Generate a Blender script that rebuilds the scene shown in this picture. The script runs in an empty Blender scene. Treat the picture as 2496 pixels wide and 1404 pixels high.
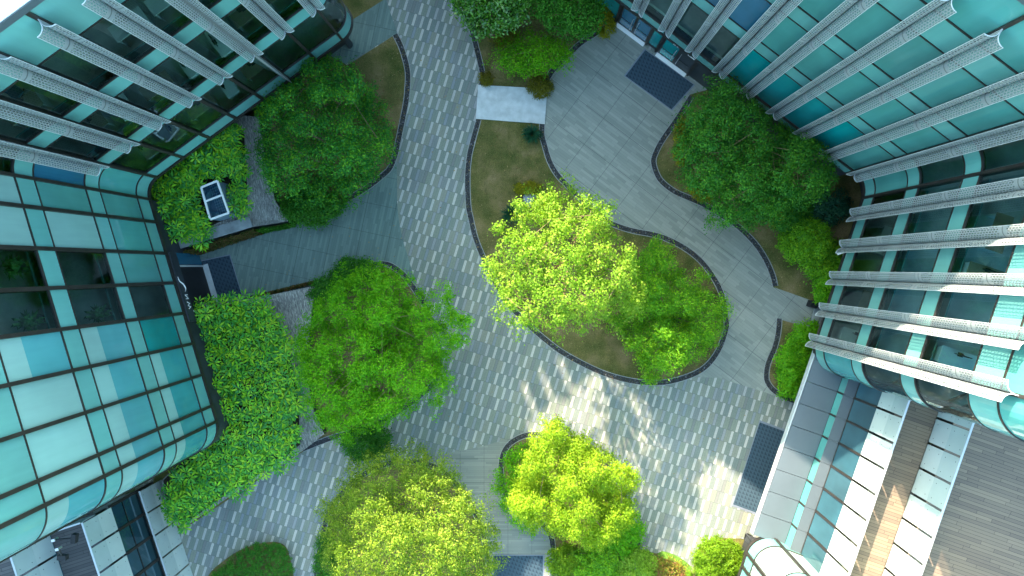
import bpy, math, random
import numpy as np
from mathutils import Vector, Matrix
from mathutils.geometry import tessellate_polygon

random.seed(7)
SC = bpy.context.scene
COL = SC.collection
CAMH, FPX, NU, NV = 40.0, 1664.0, 1296.0, 652.0   # drone height, focal length in px, nadir point


def P(u, v, z=0.0):
    """a survey pixel at height z -> world point"""
    k = (CAMH - z) / FPX
    return Vector(((u - NU) * k, (NV - v) * k, z))


def P2(u, v, z=0.0):
    p = P(u, v, z)
    return (p.x, p.y)


OFF = {}


class MB:
    def __init__(s):
        s.v, s.f, s.m, s.uv = [], [], [], {}

    def poly(s, pts, m=0, uv=None):
        b = len(s.v)
        s.v.extend([tuple(p) for p in pts])
        if uv:
            s.uv[len(s.f)] = uv
        s.f.append(tuple(range(b, b + len(pts))))
        s.m.append(m)

    def box(s, c, sx, sy, sz, rot=0.0, m=0):
        """box with base centre c, size, rotated about z"""
        ca, sa = math.cos(rot), math.sin(rot)
        b = len(s.v)
        for z in (0, sz):
            for x, y in ((-1, -1), (1, -1), (1, 1), (-1, 1)):
                X, Y = x * sx / 2, y * sy / 2
                s.v.append((c[0] + X * ca - Y * sa, c[1] + X * sa + Y * ca, c[2] + z))
        for q in ((3, 2, 1, 0), (4, 5, 6, 7), (0, 1, 5, 4), (1, 2, 6, 5), (2, 3, 7, 6), (3, 0, 4, 7)):
            s.f.append(tuple(b + i for i in q)); s.m.append(m)

    def prism(s, pts, z0, z1, m=0, mt=None, top=True, bottom=True):
        """pts 2D polygon (any winding); z1 may be a list of heights"""
        pts = [tuple(p)[:2] for p in pts]
        n = len(pts)
        a = sum(pts[i][0] * pts[(i + 1) % n][1] - pts[(i + 1) % n][0] * pts[i][1] for i in range(n))
        zt = z1 if isinstance(z1, (list, tuple)) else [z1] * n
        if a < 0:
            pts = pts[::-1]; zt = list(zt)[::-1]
        b = len(s.v)
        s.v.extend([(x, y, z0) for x, y in pts])
        s.v.extend([(pts[i][0], pts[i][1], zt[i]) for i in range(n)])
        for i in range(n):
            j = (i + 1) % n
            s.f.append((b + i, b + j, b + n + j, b + n + i)); s.m.append(m)
        tr = tessellate_polygon([[Vector((x, y, 0)) for x, y in pts]])
        for t in tr:
            t = list(t)
            p = [pts[k] for k in t]
            if (p[1][0] - p[0][0]) * (p[2][1] - p[0][1]) - (p[1][1] - p[0][1]) * (p[2][0] - p[0][0]) < 0:
                t = t[::-1]
            if top:
                s.f.append(tuple(b + n + k for k in t)); s.m.append(m if mt is None else mt)
            if bottom:
                s.f.append(tuple(b + k for k in t[::-1])); s.m.append(m)

    def sheet(s, pts, z, m=0):
        s.prism(pts, z, z, m)
        n = len(pts)
        # keep only the upward cap
        keep = [i for i in range(len(s.f))]
        k0 = next(i for i in keep if max(s.f[i]) >= len(s.v) - 2 * n)
        fs, ms = s.f[:k0], s.m[:k0]
        for i in range(k0, len(s.f)):
            if min(s.f[i]) >= len(s.v) - n:
                fs.append(s.f[i]); ms.append(s.m[i])
        s.f, s.m = fs, ms

    def tube(s, pts, r, seg=6, m=0, cap=True):
        pts = [Vector(p) for p in pts]
        rs = r if isinstance(r, (list, tuple)) else [r] * len(pts)
        b = len(s.v)
        for i, p in enumerate(pts):
            d = (pts[min(i + 1, len(pts) - 1)] - pts[max(i - 1, 0)])
            if d.length < 1e-9:
                d = Vector((0, 0, 1))
            d.normalize()
            a = d.orthogonal().normalized(); c = d.cross(a)
            for k in range(seg):
                t = 2 * math.pi * k / seg
                s.v.append(tuple(p + (a * math.cos(t) + c * math.sin(t)) * rs[i]))
        for i in range(len(pts) - 1):
            for k in range(seg):
                q = (k + 1) % seg
                s.f.append((b + i * seg + k, b + i * seg + q, b + (i + 1) * seg + q, b + (i + 1) * seg + k)); s.m.append(m)
        if cap:
            s.f.append(tuple(b + k for k in range(seg))[::-1]); s.m.append(m)
            e = b + (len(pts) - 1) * seg
            s.f.append(tuple(e + k for k in range(seg))); s.m.append(m)

    def band(s, pts, z0, z1, o0, o1, m=0):
        """closed bar of rectangular section that follows a plan path; offsets o0..o1 along the outward normal"""
        A, B = offset(pts, o0), offset(pts, o1)
        b = len(s.v); n = len(pts)
        for (a, c) in zip(A, B):
            s.v += [(a[0], a[1], z0), (c[0], c[1], z0), (c[0], c[1], z1), (a[0], a[1], z1)]
        for i in range(n - 1):
            for k in range(4):
                q = (k + 1) % 4
                s.f.append((b + 4 * i + k, b + 4 * (i + 1) + k, b + 4 * (i + 1) + q, b + 4 * i + q)); s.m.append(m)
        s.f.append((b, b + 1, b + 2, b + 3)); s.m.append(m)
        e = b + 4 * (n - 1)
        s.f.append((e + 3, e + 2, e + 1, e)); s.m.append(m)

    def pane(s, pts, z0, z1, th=0.025):
        s.band(pts, z0, z1, -th, 0.0)
        for k in range(len(s.f)):
            s.uv[k] = [(0.5, 0.5)] * len(s.f[k])
        s.uv[1] = [(0, 0), (1, 0), (1, 1), (0, 1)]

    def strip(s, pts, z0, z1, o=0.0, m=0):
        A = offset(pts, o)
        for i in range(len(A) - 1):
            a, c = A[i], A[i + 1]
            s.poly([(a[0], a[1], z0), (c[0], c[1], z0), (c[0], c[1], z1), (a[0], a[1], z1)], m)

    def build(s, name, mats, parent=None, smooth=False, loc=None):
        me = bpy.data.meshes.new(name)
        off = Vector((0, 0, 0))
        if parent is not None:
            off = OFF[parent.name]
        elif loc is not None:
            off = Vector(loc)
        vs = [(x - off.x, y - off.y, z - off.z) for x, y, z in s.v]
        me.from_pydata(vs, [], s.f)
        for mm in (mats if isinstance(mats, (list, tuple)) else [mats]):
            me.materials.append(mm)
        if len(me.polygons) == len(s.m):
            me.polygons.foreach_set('material_index', s.m)
        if s.uv:
            L = me.uv_layers.new(name='UVMap')
            for fi, uv in s.uv.items():
                for k, li in enumerate(me.polygons[fi].loop_indices):
                    L.data[li].uv = uv[k]
        if smooth:
            me.polygons.foreach_set('use_smooth', [True] * len(me.polygons))
        me.update()
        o = bpy.data.objects.new(name, me)
        COL.objects.link(o)
        if parent is not None:
            o.parent = parent
            OFF[o.name] = off
        else:
            o.location = off
            OFF[o.name] = off
        return o


def offset(pts, d):
    """offset a plan path to its right-hand side by d"""
    if abs(d) < 1e-9:
        return [tuple(p)[:2] for p in pts]
    out = []
    n = len(pts)
    closed = False
    for i in range(n):
        ns = []
        if i > 0:
            ns.append((pts[i - 1], pts[i]))
        if i < n - 1:
            ns.append((pts[i], pts[i + 1]))
        nx = ny = 0.0
        vs = []
        for a, b in ns:
            dx, dy = b[0] - a[0], b[1] - a[1]
            l = math.hypot(dx, dy) or 1
            vs.append((dy / l, -dx / l)); nx += dy / l; ny += -dx / l
        l = math.hypot(nx, ny) or 1
        nx, ny = nx / l, ny / l
        c = max(0.5, nx * vs[0][0] + ny * vs[0][1])
        out.append((pts[i][0] + nx * d / c, pts[i][1] + ny * d / c))
    return out


def tag(o, label=None, cat=None, group=None, kind=None):
    if label: o['label'] = label
    if cat: o['category'] = cat
    if group: o['group'] = group
    if kind: o['kind'] = kind
    return o


def thing(name, loc, label, cat, group=None):
    o = bpy.data.objects.new(name, None)
    o.empty_display_size = 0.3
    COL.objects.link(o)
    o.location = loc
    OFF[o.name] = Vector(loc)
    return tag(o, label, cat, group)


def arc(p, h, turn, R, n=10):
    sg = 1 if turn > 0 else -1
    cx, cy = p[0] - sg * R * math.sin(h), p[1] + sg * R * math.cos(h)
    out = []
    for i in range(n + 1):
        a = h + turn * i / n
        out.append((cx + sg * R * math.sin(a), cy - sg * R * math.cos(a)))
    return out


def smooth_curve(pts, sub=5, closed=False):
    """Catmull-Rom through the points"""
    n = len(pts); out = []
    rng = range(n if closed else n - 1)
    for i in rng:
        if closed:
            p0, p1, p2, p3 = pts[i - 1], pts[i], pts[(i + 1) % n], pts[(i + 2) % n]
        else:
            p0, p1, p2, p3 = pts[max(i - 1, 0)], pts[i], pts[i + 1], pts[min(i + 2, n - 1)]
        for k in range(sub):
            t = k / sub
            out.append(tuple(0.5 * (2 * p1[j] + (p2[j] - p0[j]) * t + (2 * p0[j] - 5 * p1[j] + 4 * p2[j] - p3[j]) * t * t
                                    + (3 * p1[j] - p0[j] - 3 * p2[j] + p3[j]) * t ** 3) for j in (0, 1)))
    if not closed:
        out.append(tuple(pts[-1][:2]))
    return out


def inside(x, y, poly):
    c = False; n = len(poly); j = n - 1
    for i in range(n):
        if (poly[i][1] > y) != (poly[j][1] > y) and x < (poly[j][0] - poly[i][0]) * (y - poly[i][1]) / (poly[j][1] - poly[i][1]) + poly[i][0]:
            c = not c
        j = i
    return c


# ------------------------------------------------------------------ materials
class NT:
    def __init__(s, m):
        s.t = m.node_tree; s.n = s.t.nodes; s.l = s.t.links

    def new(s, typ, **kw):
        x = s.n.new(typ)
        for k, v in kw.items():
            setattr(x, k, v)
        return x

    def inp(s, sock, val):
        if hasattr(val, 'is_linked') or hasattr(val, 'links'):
            s.l.new(val, sock)
        else:
            sock.default_value = val

    def math(s, op, a, b=None, c=None):
        x = s.new('ShaderNodeMath', operation=op)
        s.inp(x.inputs[0], a)
        if b is not None: s.inp(x.inputs[1], b)
        if c is not None: s.inp(x.inputs[2], c)
        return x.outputs[0]

    def mix(s, f, a, b):
        x = s.new('ShaderNodeMix', data_type='RGBA')
        s.inp(x.inputs[0], f); s.inp(x.inputs[6], a); s.inp(x.inputs[7], b)
        return x.outputs[2]

    def ramp(s, f, stops, interp='LINEAR'):
        x = s.new('ShaderNodeValToRGB')
        x.color_ramp.interpolation = interp
        e = x.color_ramp.elements
        while len(e) < len(stops): e.new(0.5)
        for k, (p, c) in enumerate(stops):
            e[k].position = p; e[k].color = c4(c)
        s.inp(x.inputs[0], f)
        return x.outputs[0]

    def noise(s, scale, detail=3.0, vec=None, rough=0.55):
        x = s.new('ShaderNodeTexNoise')
        x.inputs['Scale'].default_value = scale
        x.inputs['Detail'].default_value = detail
        x.inputs['Roughness'].default_value = rough
        if vec is not None: s.l.new(vec, x.inputs['Vector'])
        return x.outputs['Fac']


def c4(c):
    return (c[0], c[1], c[2], 1.0)


def newmat(name):
    m = bpy.data.materials.new(name)
    m.use_nodes = True
    g = NT(m)
    b = g.n['Principled BSDF']
    return m, g, b


def pos(g):
    return g.new('ShaderNodeNewGeometry').outputs['Position']


def rot2(g, ang):
    """position rotated about z by -ang, as (x', y')"""
    mp = g.new('ShaderNodeMapping')
    mp.inputs['Rotation'].default_value = (0, 0, -ang)
    g.l.new(pos(g), mp.inputs['Vector'])
    sp = g.new('ShaderNodeSeparateXYZ')
    g.l.new(mp.outputs[0], sp.inputs[0])
    return mp.outputs[0], sp.outputs[0], sp.outputs[1]


def bump(g, b, h, strength=0.3, dist=0.02):
    x = g.new('ShaderNodeBump')
    x.inputs['Strength'].default_value = strength
    x.inputs['Distance'].default_value = dist
    g.l.new(h, x.inputs['Height'])
    g.l.new(x.outputs[0], b.inputs['Normal'])


def simple(name, col, rough=0.5, metal=0.0, spec=0.5, vary=0.15, scale=3.0):
    m, g, b = newmat(name)
    n = g.noise(scale, 4.0, pos(g))
    lo = tuple(c * (1 - vary) for c in col); hi = tuple(min(1, c * (1 + vary)) for c in col)
    g.l.new(g.ramp(n, [(0.3, lo), (0.7, hi)]), b.inputs['Base Color'])
    b.inputs['Roughness'].default_value = rough
    b.inputs['Metallic'].default_value = metal
    b.inputs['Specular IOR Level'].default_value = spec
    return m


def M_mosaic():
    m, g, b = newmat('mosaic_paving')
    vec, x, y = rot2(g, math.radians(-16.9))
    W_, H_ = 0.465, 0.72
    yy = g.math('DIVIDE', y, H_)
    ri = g.math('FLOOR', yy); rf = g.math('FRACT', yy)
    rj = g.new('ShaderNodeTexWhiteNoise', noise_dimensions='1D')
    g.l.new(ri, rj.inputs['W'])
    cx = g.math('ADD', g.math('DIVIDE', x, W_), g.math('ADD', g.math('MULTIPLY', ri, 0.5), g.math('MULTIPLY', rj.outputs['Value'], 0.16)))
    ci = g.math('FLOOR', cx); cf = g.math('FRACT', cx)
    light = g.math('GREATER_THAN', cf, 0.655)
    cb = g.new('ShaderNodeCombineXYZ')
    g.l.new(ci, cb.inputs[0]); g.l.new(ri, cb.inputs[1]); g.l.new(light, cb.inputs[2])
    wn = g.new('ShaderNodeTexWhiteNoise', noise_dimensions='3D'); g.l.new(cb.outputs[0], wn.inputs['Vector'])
    par = g.math('FRACT', g.math('MULTIPLY', g.math('ADD', ri, ci), 0.5))
    lv = g.math('FRACT', g.math('ADD', g.math('MULTIPLY', wn.outputs['Value'], 0.62), par))
    dark = g.ramp(wn.outputs['Value'], [(0.0, (0.169, 0.199, 0.178)), (0.25, (0.188, 0.216, 0.184)), (0.5, (0.154, 0.185, 0.178)), (0.7, (0.204, 0.220, 0.188)), (0.88, (0.174, 0.196, 0.196))], 'CONSTANT')
    lite = g.ramp(lv, [(0.0, (0.364, 0.365, 0.358)), (0.26, (0.410, 0.399, 0.382)), (0.48, (0.305, 0.311, 0.321)), (0.60, (0.199, 0.228, 0.260)), (0.76, (0.234, 0.247, 0.270)), (0.90, (0.164, 0.175, 0.177))], 'CONSTANT')
    col = g.mix(light, dark, lite)
    # sub split of the broad stone in two
    mid = g.math('LESS_THAN', g.math('ABSOLUTE', g.math('SUBTRACT', cf, 0.33)), 0.012)
    j1 = g.math('LESS_THAN', cf, 0.022)
    j2 = g.math('LESS_THAN', g.math('ABSOLUTE', g.math('SUBTRACT', cf, 0.655)), 0.014)
    j3 = g.math('LESS_THAN', rf, 0.018)
    jn = g.math('MAXIMUM', g.math('MAXIMUM', j1, j2), j3)
    jn2 = g.math('MAXIMUM', jn, g.math('MULTIPLY', mid, 0.35))
    big = g.noise(0.25, 4.0, vec); fine = g.noise(14.0, 5.0, vec)
    v = g.math('ADD', g.math('MULTIPLY', big, 0.5), g.math('MULTIPLY', fine, 0.5))
    sc = g.ramp(v, [(0.25, (.68, .68, .66)), (0.75, (1.22, 1.21, 1.15))])
    mul = g.new('ShaderNodeMix', data_type='RGBA', blend_type='MULTIPLY'); mul.inputs[0].default_value = 1
    g.l.new(col, mul.inputs[6]); g.l.new(sc, mul.inputs[7])
    fin = g.mix(g.math('MULTIPLY', jn2, 0.85), mul.outputs[2], (.05, .06, .065, 1))
    g.l.new(fin, b.inputs['Base Color'])
    b.inputs['Roughness'].default_value = 0.72
    b.inputs['Specular IOR Level'].default_value = 0.35
    bump(g, b, g.math('ADD', g.math('MULTIPLY', jn, -1.0), g.math('MULTIPLY', fine, 0.4)), 0.35, 0.01)
    return m


def M_planks(name, ang, c1, c2, L=0.9, Wd=0.15, joint=0.012, jc=(.06, .07, .08), rough=0.75, cell=None):
    m, g, b = newmat(name)
    vec, x, y = rot2(g, ang)
    r = g.math('DIVIDE', y, Wd)
    ri = g.math('FLOOR', r); rf = g.math('FRACT', r)
    sh = g.new('ShaderNodeTexWhiteNoise', noise_dimensions='1D'); g.l.new(ri, sh.inputs['W'])
    xx = g.math('ADD', g.math('DIVIDE', x, L), sh.outputs['Value'])
    xi = g.math('FLOOR', xx); xf = g.math('FRACT', xx)
    cb = g.new('ShaderNodeCombineXYZ'); g.l.new(xi, cb.inputs[0]); g.l.new(ri, cb.inputs[1])
    wn = g.new('ShaderNodeTexWhiteNoise', noise_dimensions='2D'); g.l.new(cb.outputs[0], wn.inputs['Vector'])
    big = g.noise(0.35, 4.0, vec); fine = g.noise(18.0, 4.0, vec)
    f = g.math('ADD', g.math('MULTIPLY', wn.outputs['Value'], 0.55), g.math('ADD', g.math('MULTIPLY', big, 0.35), g.math('MULTIPLY', fine, 0.15)))
    col = g.ramp(f, [(0.15, c1), (0.85, c2)])
    j = g.math('MAXIMUM', g.math('LESS_THAN', rf, joint / Wd), g.math('LESS_THAN', xf, joint / L))
    if cell:   # wider joints of the big slab grid
        k = g.math('MAXIMUM', g.math('LESS_THAN', g.math('FRACT', g.math('DIVIDE', x, cell)), 0.012), g.math('LESS_THAN', g.math('FRACT', g.math('DIVIDE', y, cell)), 0.014))
        j = g.math('MAXIMUM', g.math('MULTIPLY', j, 0.5), k)
    fin = g.mix(g.math('MULTIPLY', j, 0.85), col, c4(jc))
    g.l.new(fin, b.inputs['Base Color'])
    b.inputs['Roughness'].default_value = rough
    b.inputs['Specular IOR Level'].default_value = 0.3
    bump(g, b, g.math('ADD', g.math('MULTIPLY', j, -1.0), g.math('MULTIPLY', fine, 0.3)), 0.4, 0.01)
    return m


def M_soil():
    m, g, b = newmat('dry_lawn')
    p = pos(g)
    a = g.noise(0.7, 5.0, p); f = g.noise(26.0, 4.0, p, 0.7)
    c1 = g.ramp(a, [(0.32, (.062, .082, .022)), (0.5, (.135, .122, .045)), (0.66, (.22, .165, .085))])
    sc = g.ramp(f, [(0.3, (.50, .50, .45)), (0.7, (1.45, 1.45, 1.4))])
    mul = g.new('ShaderNodeMix', data_type='RGBA', blend_type='MULTIPLY'); mul.inputs[0].default_value = 1
    g.l.new(c1, mul.inputs[6]); g.l.new(sc, mul.inputs[7])
    g.l.new(mul.outputs[2], b.inputs['Base Color'])
    b.inputs['Roughness'].default_value = 0.95
    b.inputs['Specular IOR Level'].default_value = 0.1
    bump(g, b, f, 0.8, 0.05)
    return m


def M_pebbles():
    m, g, b = newmat('black_pebbles')
    v = g.new('ShaderNodeTexVoronoi'); v.inputs['Scale'].default_value = 15.0
    g.l.new(pos(g), v.inputs['Vector'])
    sp = g.new('ShaderNodeSeparateColor'); g.l.new(v.outputs['Color'], sp.inputs[0])
    c = g.ramp(sp.outputs[0], [(0.0, (.008, .009, .013)), (0.75, (.022, .024, .031)), (0.95, (.06, .064, .075)), (1.0, (.18, .18, .20))])
    g.l.new(c, b.inputs['Base Color'])
    b.inputs['Roughness'].default_value = 0.55
    b.inputs['Specular IOR Level'].default_value = 0.4
    bump(g, b, v.outputs['Distance'], 1.0, -0.03)
    return m


def M_ledger():
    """ledger stone: thin split strips"""
    m, g, b = newmat('split_slate')
    vec, x, y = rot2(g, math.radians(-78))
    mp = g.new('ShaderNodeMapping'); mp.inputs['Scale'].default_value = (4.5, 24.0, 2.0)
    g.l.new(vec, mp.inputs['Vector'])
    v = g.new('ShaderNodeTexVoronoi'); v.inputs['Scale'].default_value = 1.3; v.distance = 'CHEBYCHEV'
    g.l.new(mp.outputs[0], v.inputs['Vector'])
    sp = g.new('ShaderNodeSeparateColor'); g.l.new(v.outputs['Color'], sp.inputs[0])
    n = g.noise(0.8, 3.0, vec)
    f = g.math('ADD', g.math('MULTIPLY', sp.outputs[0], 0.7), g.math('MULTIPLY', n, 0.4))
    c = g.ramp(f, [(0.1, (.11, .108, .112)), (0.5, (.23, .228, .218)), (0.8, (.36, .36, .335)), (1.0, (.52, .51, .47))])
    g.l.new(c, b.inputs['Base Color'])
    b.inputs['Roughness'].default_value = 0.8
    bump(g, b, v.outputs['Distance'], 1.0, -0.05)
    return m


def M_mat():
    m, g, b = newmat('rubber_mat')
    vec, x, y = rot2(g, math.radians(-20))
    a = g.math('FRACT', g.math('MULTIPLY', x, 4.6)); c = g.math('FRACT', g.math('MULTIPLY', y, 4.6))
    tri = g.math('GREATER_THAN', g.math('ADD', a, c), 1.0)
    edge = g.math('MAXIMUM', g.math('LESS_THAN', a, 0.10), g.math('LESS_THAN', c, 0.10))
    col = g.mix(tri, (.012, .028, .046, 1), (.030, .060, .088, 1))
    n = g.noise(0.6, 4, vec)
    col = g.mix(g.math('MULTIPLY', edge, 0.7), col, (.038, .072, .102, 1))
    col = g.mix(g.math('MULTIPLY', g.math('SUBTRACT', n, 0.35), 0.8), col, (.042, .068, .09, 1))
    g.l.new(col, b.inputs['Base Color'])
    b.inputs['Roughness'].default_value = 0.7
    b.inputs['Specular IOR Level'].default_value = 0.3
    bump(g, b, g.math('ADD', tri, a), 0.6, 0.03)
    return m


def M_glass(name, col, rough=0.06, vary=0.12, spec=0.5, streak=0.0, sc=0.35):
    """back-painted / blind-backed glass"""
    m, g, b = newmat(name)
    n = g.noise(sc, 3.0, pos(g))
    lo = tuple(c * (1 - vary) for c in col); hi = tuple(c * (1 + vary) for c in col)
    oi = g.new('ShaderNodeObjectInfo')
    st = g.new('ShaderNodeMapping'); st.inputs['Scale'].default_value = (3.0, 3.0, 0.25); g.l.new(pos(g), st.inputs['Vector'])
    sn = g.noise(1.6, 3.0, st.outputs[0])
    hs = g.new('ShaderNodeHueSaturation')
    g.l.new(g.math('ADD', 0.86, g.math('ADD', g.math('MULTIPLY', oi.outputs['Random'], 0.14), g.math('MULTIPLY', sn, 0.16))), hs.inputs['Value'])
    g.l.new(g.math('ADD', 0.97, g.math('MULTIPLY', oi.outputs['Random'], 0.08)), hs.inputs['Saturation'])
    g.l.new(g.ramp(n, [(0.3, lo), (0.7, hi)]), hs.inputs['Color'])
    g.l.new(hs.outputs[0], b.inputs['Base Color'])
    b.inputs['Roughness'].default_value = rough
    b.inputs['Specular IOR Level'].default_value = spec
    b.inputs['Coat Weight'].default_value = 0.3
    b.inputs['Coat Roughness'].default_value = 0.02
    return m


def M_clear(name, tint, ior=1.5, base=0.0):
    m, g, b = newmat(name)
    g.n.remove(b)
    out = g.n['Material Output']
    t = g.new('ShaderNodeBsdfTransparent'); t.inputs[0].default_value = c4(tint)
    gl = g.new('ShaderNodeBsdfGlossy'); gl.inputs['Roughness'].default_value = 0.02
    gl.inputs['Color'].default_value = (.85, 1, 1, 1)
    fr = g.new('ShaderNodeFresnel'); fr.inputs['IOR'].default_value = ior
    mx = g.new('ShaderNodeMixShader')
    fac = g.math('ADD', fr.outputs[0], base)
    g.l.new(fac, mx.inputs[0]); g.l.new(t.outputs[0], mx.inputs[1]); g.l.new(gl.outputs[0], mx.inputs[2])
    g.l.new(mx.outputs[0], out.inputs['Surface'])
    return m


def M_frit(name, col, alpha):
    """translucent fritted glass"""
    m, g, b = newmat(name)
    out = g.n['Material Output']
    uv = g.new('ShaderNodeUVMap'); sp = g.new('ShaderNodeSeparateXYZ'); g.l.new(uv.outputs[0], sp.inputs[0])
    du = g.math('SUBTRACT', g.math('ABSOLUTE', g.math('SUBTRACT', sp.outputs[0], 0.5)), 0.30)
    dv = g.math('SUBTRACT', g.math('ABSOLUTE', g.math('SUBTRACT', sp.outputs[1], 0.5)), 0.30)
    dd = g.math('ADD', g.math('MULTIPLY', du, du), g.math('MULTIPLY', dv, dv))
    bolt = g.math('LESS_THAN', dd, 0.00042)
    n = g.noise(0.8, 4.0, pos(g))
    base = g.ramp(n, [(0.3, tuple(c * .92 for c in col)), (0.7, tuple(min(1, c * 1.05) for c in col))])
    g.l.new(g.mix(bolt, base, (.02, .025, .03, 1)), b.inputs['Base Color'])
    b.inputs['Roughness'].default_value = 0.12
    tl = g.new('ShaderNodeBsdfTranslucent'); tl.inputs[0].default_value = c4(col)
    tr = g.new('ShaderNodeBsdfTransparent'); tr.inputs[0].default_value = (.85, .95, .93, 1)
    m1 = g.new('ShaderNodeMixShader'); m1.inputs[0].default_value = 0.20
    g.l.new(b.outputs[0], m1.inputs[1]); g.l.new(tl.outputs[0], m1.inputs[2])
    m2 = g.new('ShaderNodeMixShader'); m2.inputs[0].default_value = alpha
    g.l.new(m1.outputs[0], m2.inputs[1]); g.l.new(tr.outputs[0], m2.inputs[2])
    g.l.new(m2.outputs[0], out.inputs['Surface'])
    return m


def M_perf():
    """perforated aluminium: u runs up the blade, v across it (metres)"""
    m, g, b = newmat('perforated_aluminium')
    out = g.n['Material Output']
    uv = g.new('ShaderNodeUVMap'); sp = g.new('ShaderNodeSeparateXYZ'); g.l.new(uv.outputs[0], sp.inputs[0])
    u, v = sp.outputs[0], sp.outputs[1]
    row = g.math('FLOOR', g.math('DIVIDE', v, 0.085))
    vf = g.math('FRACT', g.math('DIVIDE', v, 0.085))
    uf = g.math('FRACT', g.math('ADD', g.math('DIVIDE', u, 0.16), g.math('MULTIPLY', row, 0.5)))
    hole = g.math('MULTIPLY', g.math('MULTIPLY', g.math('GREATER_THAN', uf, 0.30), g.math('GREATER_THAN', vf, 0.42)), 1.0)
    seg = g.math('FRACT', g.math('DIVIDE', g.math('ADD', u, 0.3), 4.2))
    solid = g.math('LESS_THAN', seg, 0.10)
    hole = g.math('MULTIPLY', hole, g.math('SUBTRACT', 1.0, solid))
    ring = g.math('LESS_THAN', g.math('ABSOLUTE', g.math('SUBTRACT', seg, 0.05)), 0.006)
    col = g.mix(ring, (.28, .31, .325, 1), (.11, .125, .135, 1))
    g.l.new(col, b.inputs['Base Color'])
    b.inputs['Roughness'].default_value = 0.42
    b.inputs['Metallic'].default_value = 0.25
    tr = g.new('ShaderNodeBsdfTransparent')
    mx = g.new('ShaderNodeMixShader')
    g.l.new(g.math('MULTIPLY', hole, 0.55), mx.inputs[0]); g.l.new(b.outputs[0], mx.inputs[1]); g.l.new(tr.outputs[0], mx.inputs[2])
    g.l.new(mx.outputs[0], out.inputs['Surface'])
    return m


def M_leaf(name, cols, transl=0.35, rough=0.55, spec=0.18):
    m, g, b = newmat(name)
    out = g.n['Material Output']
    geo = g.new('ShaderNodeNewGeometry')
    big = g.noise(0.9, 3.0, geo.outputs['Position'])
    f = g.math('ADD', g.math('MULTIPLY', geo.outputs['Random Per Island'], 0.65), g.math('MULTIPLY', g.math('SUBTRACT', big, 0.2), 0.6))
    n = len(cols)
    c = g.ramp(f, [(0.08 + 0.84 * i / (n - 1), cc) for i, cc in enumerate(cols)])
    g.l.new(c, b.inputs['Base Color'])
    b.inputs['Roughness'].default_value = rough
    b.inputs['Specular IOR Level'].default_value = spec
    tl = g.new('ShaderNodeBsdfTranslucent')
    hs = g.new('ShaderNodeHueSaturation'); hs.inputs['Value'].default_value = 1.7; hs.inputs['Saturation'].default_value = 1.1
    hs.inputs['Hue'].default_value = 0.497
    g.l.new(c, hs.inputs['Color']); g.l.new(hs.outputs[0], tl.inputs[0])
    mx = g.new('ShaderNodeMixShader'); mx.inputs[0].default_value = transl
    g.l.new(b.outputs[0], mx.inputs[1]); g.l.new(tl.outputs[0], mx.inputs[2])
    g.l.new(mx.outputs[0], out.inputs['Surface'])
    return m


MOSAIC = M_mosaic()
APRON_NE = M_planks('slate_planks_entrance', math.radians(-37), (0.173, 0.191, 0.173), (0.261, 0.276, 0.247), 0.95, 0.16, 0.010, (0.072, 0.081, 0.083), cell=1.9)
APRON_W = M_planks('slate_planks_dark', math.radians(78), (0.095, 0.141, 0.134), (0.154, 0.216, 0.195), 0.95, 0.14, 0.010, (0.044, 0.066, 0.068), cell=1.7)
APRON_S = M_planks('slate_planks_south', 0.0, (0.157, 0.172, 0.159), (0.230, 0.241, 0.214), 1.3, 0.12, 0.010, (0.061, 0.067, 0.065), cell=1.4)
DECK = M_planks('deck_boards', math.radians(-19.2), (0.140, 0.108, 0.086), (0.243, 0.185, 0.132), 2.4, 0.155, 0.014, (0.013, 0.011, 0.010), 0.65)
DECKW = M_planks('deck_boards_west', math.radians(18.0), (.070, .066, .072), (.125, .115, .115), 2.4, 0.165, 0.018, (.012, .012, .013), 0.65)
SOIL = M_soil()
MULCH = simple('dark_mulch', (.022, .020, .014), 0.95, 0, 0.1, 0.5, 8.0)
PEB = M_pebbles()
LEDGER = M_ledger()
MATM = M_mat()
STEEL = simple('edging_steel', (.24, .25, .25), 0.5, 0.2, 0.5, 0.15, 2.0)
CONC = simple('pale_concrete', (.42, .455, .47), 0.75, 0, 0.3, 0.16, 2.6)
SLABST = simple('coping_slate', (.20, .225, .235), 0.75, 0, 0.3, 0.35, 1.8)
FRAME = simple('dark_bronze_frame', (.030, .026, .024), 0.45, 0.2, 0.5, 0.25, 2.0)
DARKWALL = simple('charcoal_panel', (.028, .034, .042), 0.5, 0, 0.4, 0.3, 1.0)
BLACK = simple('black_rubber', (.010, .011, .014), 0.6, 0, 0.4, 0.3, 3.0)
COPING = simple('grey_aluminium_panel', (.092, .116, .138), 0.40, 0.2, 0.5, 0.08, 0.6)
WHITE = simple('white_coating', (.78, .78, .77), 0.5, 0, 0.5, 0.04, 1.0)
METAL = simple('brushed_steel', (.62, .63, .64), 0.3, 0.8, 0.5, 0.08, 4.0)
BARK = simple('grey_bark', (.15, .105, .065), 0.9, 0, 0.2, 0.4, 6.0)
BARKL = simple('pale_twig', (.21, .155, .085), 0.9, 0, 0.2, 0.3, 6.0)
ROCK = simple('blue_grey_rock', (.20, .24, .29), 0.8, 0, 0.3, 0.45, 5.0)
FLOORM = simple('office_carpet', (.50, .51, .48), 0.9, 0, 0.2, 0.4, 0.6)
INWALL = simple('office_wall', (.30, .31, .30), 0.9, 0, 0.2, 0.15, 0.5)
WOOD = simple('desk_wood', (.32, .25, .17), 0.6, 0, 0.3, 0.2, 2.0)
SPAN = M_glass('spandrel_glass', (.130, .350, .335), 0.10, 0.10)
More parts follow.
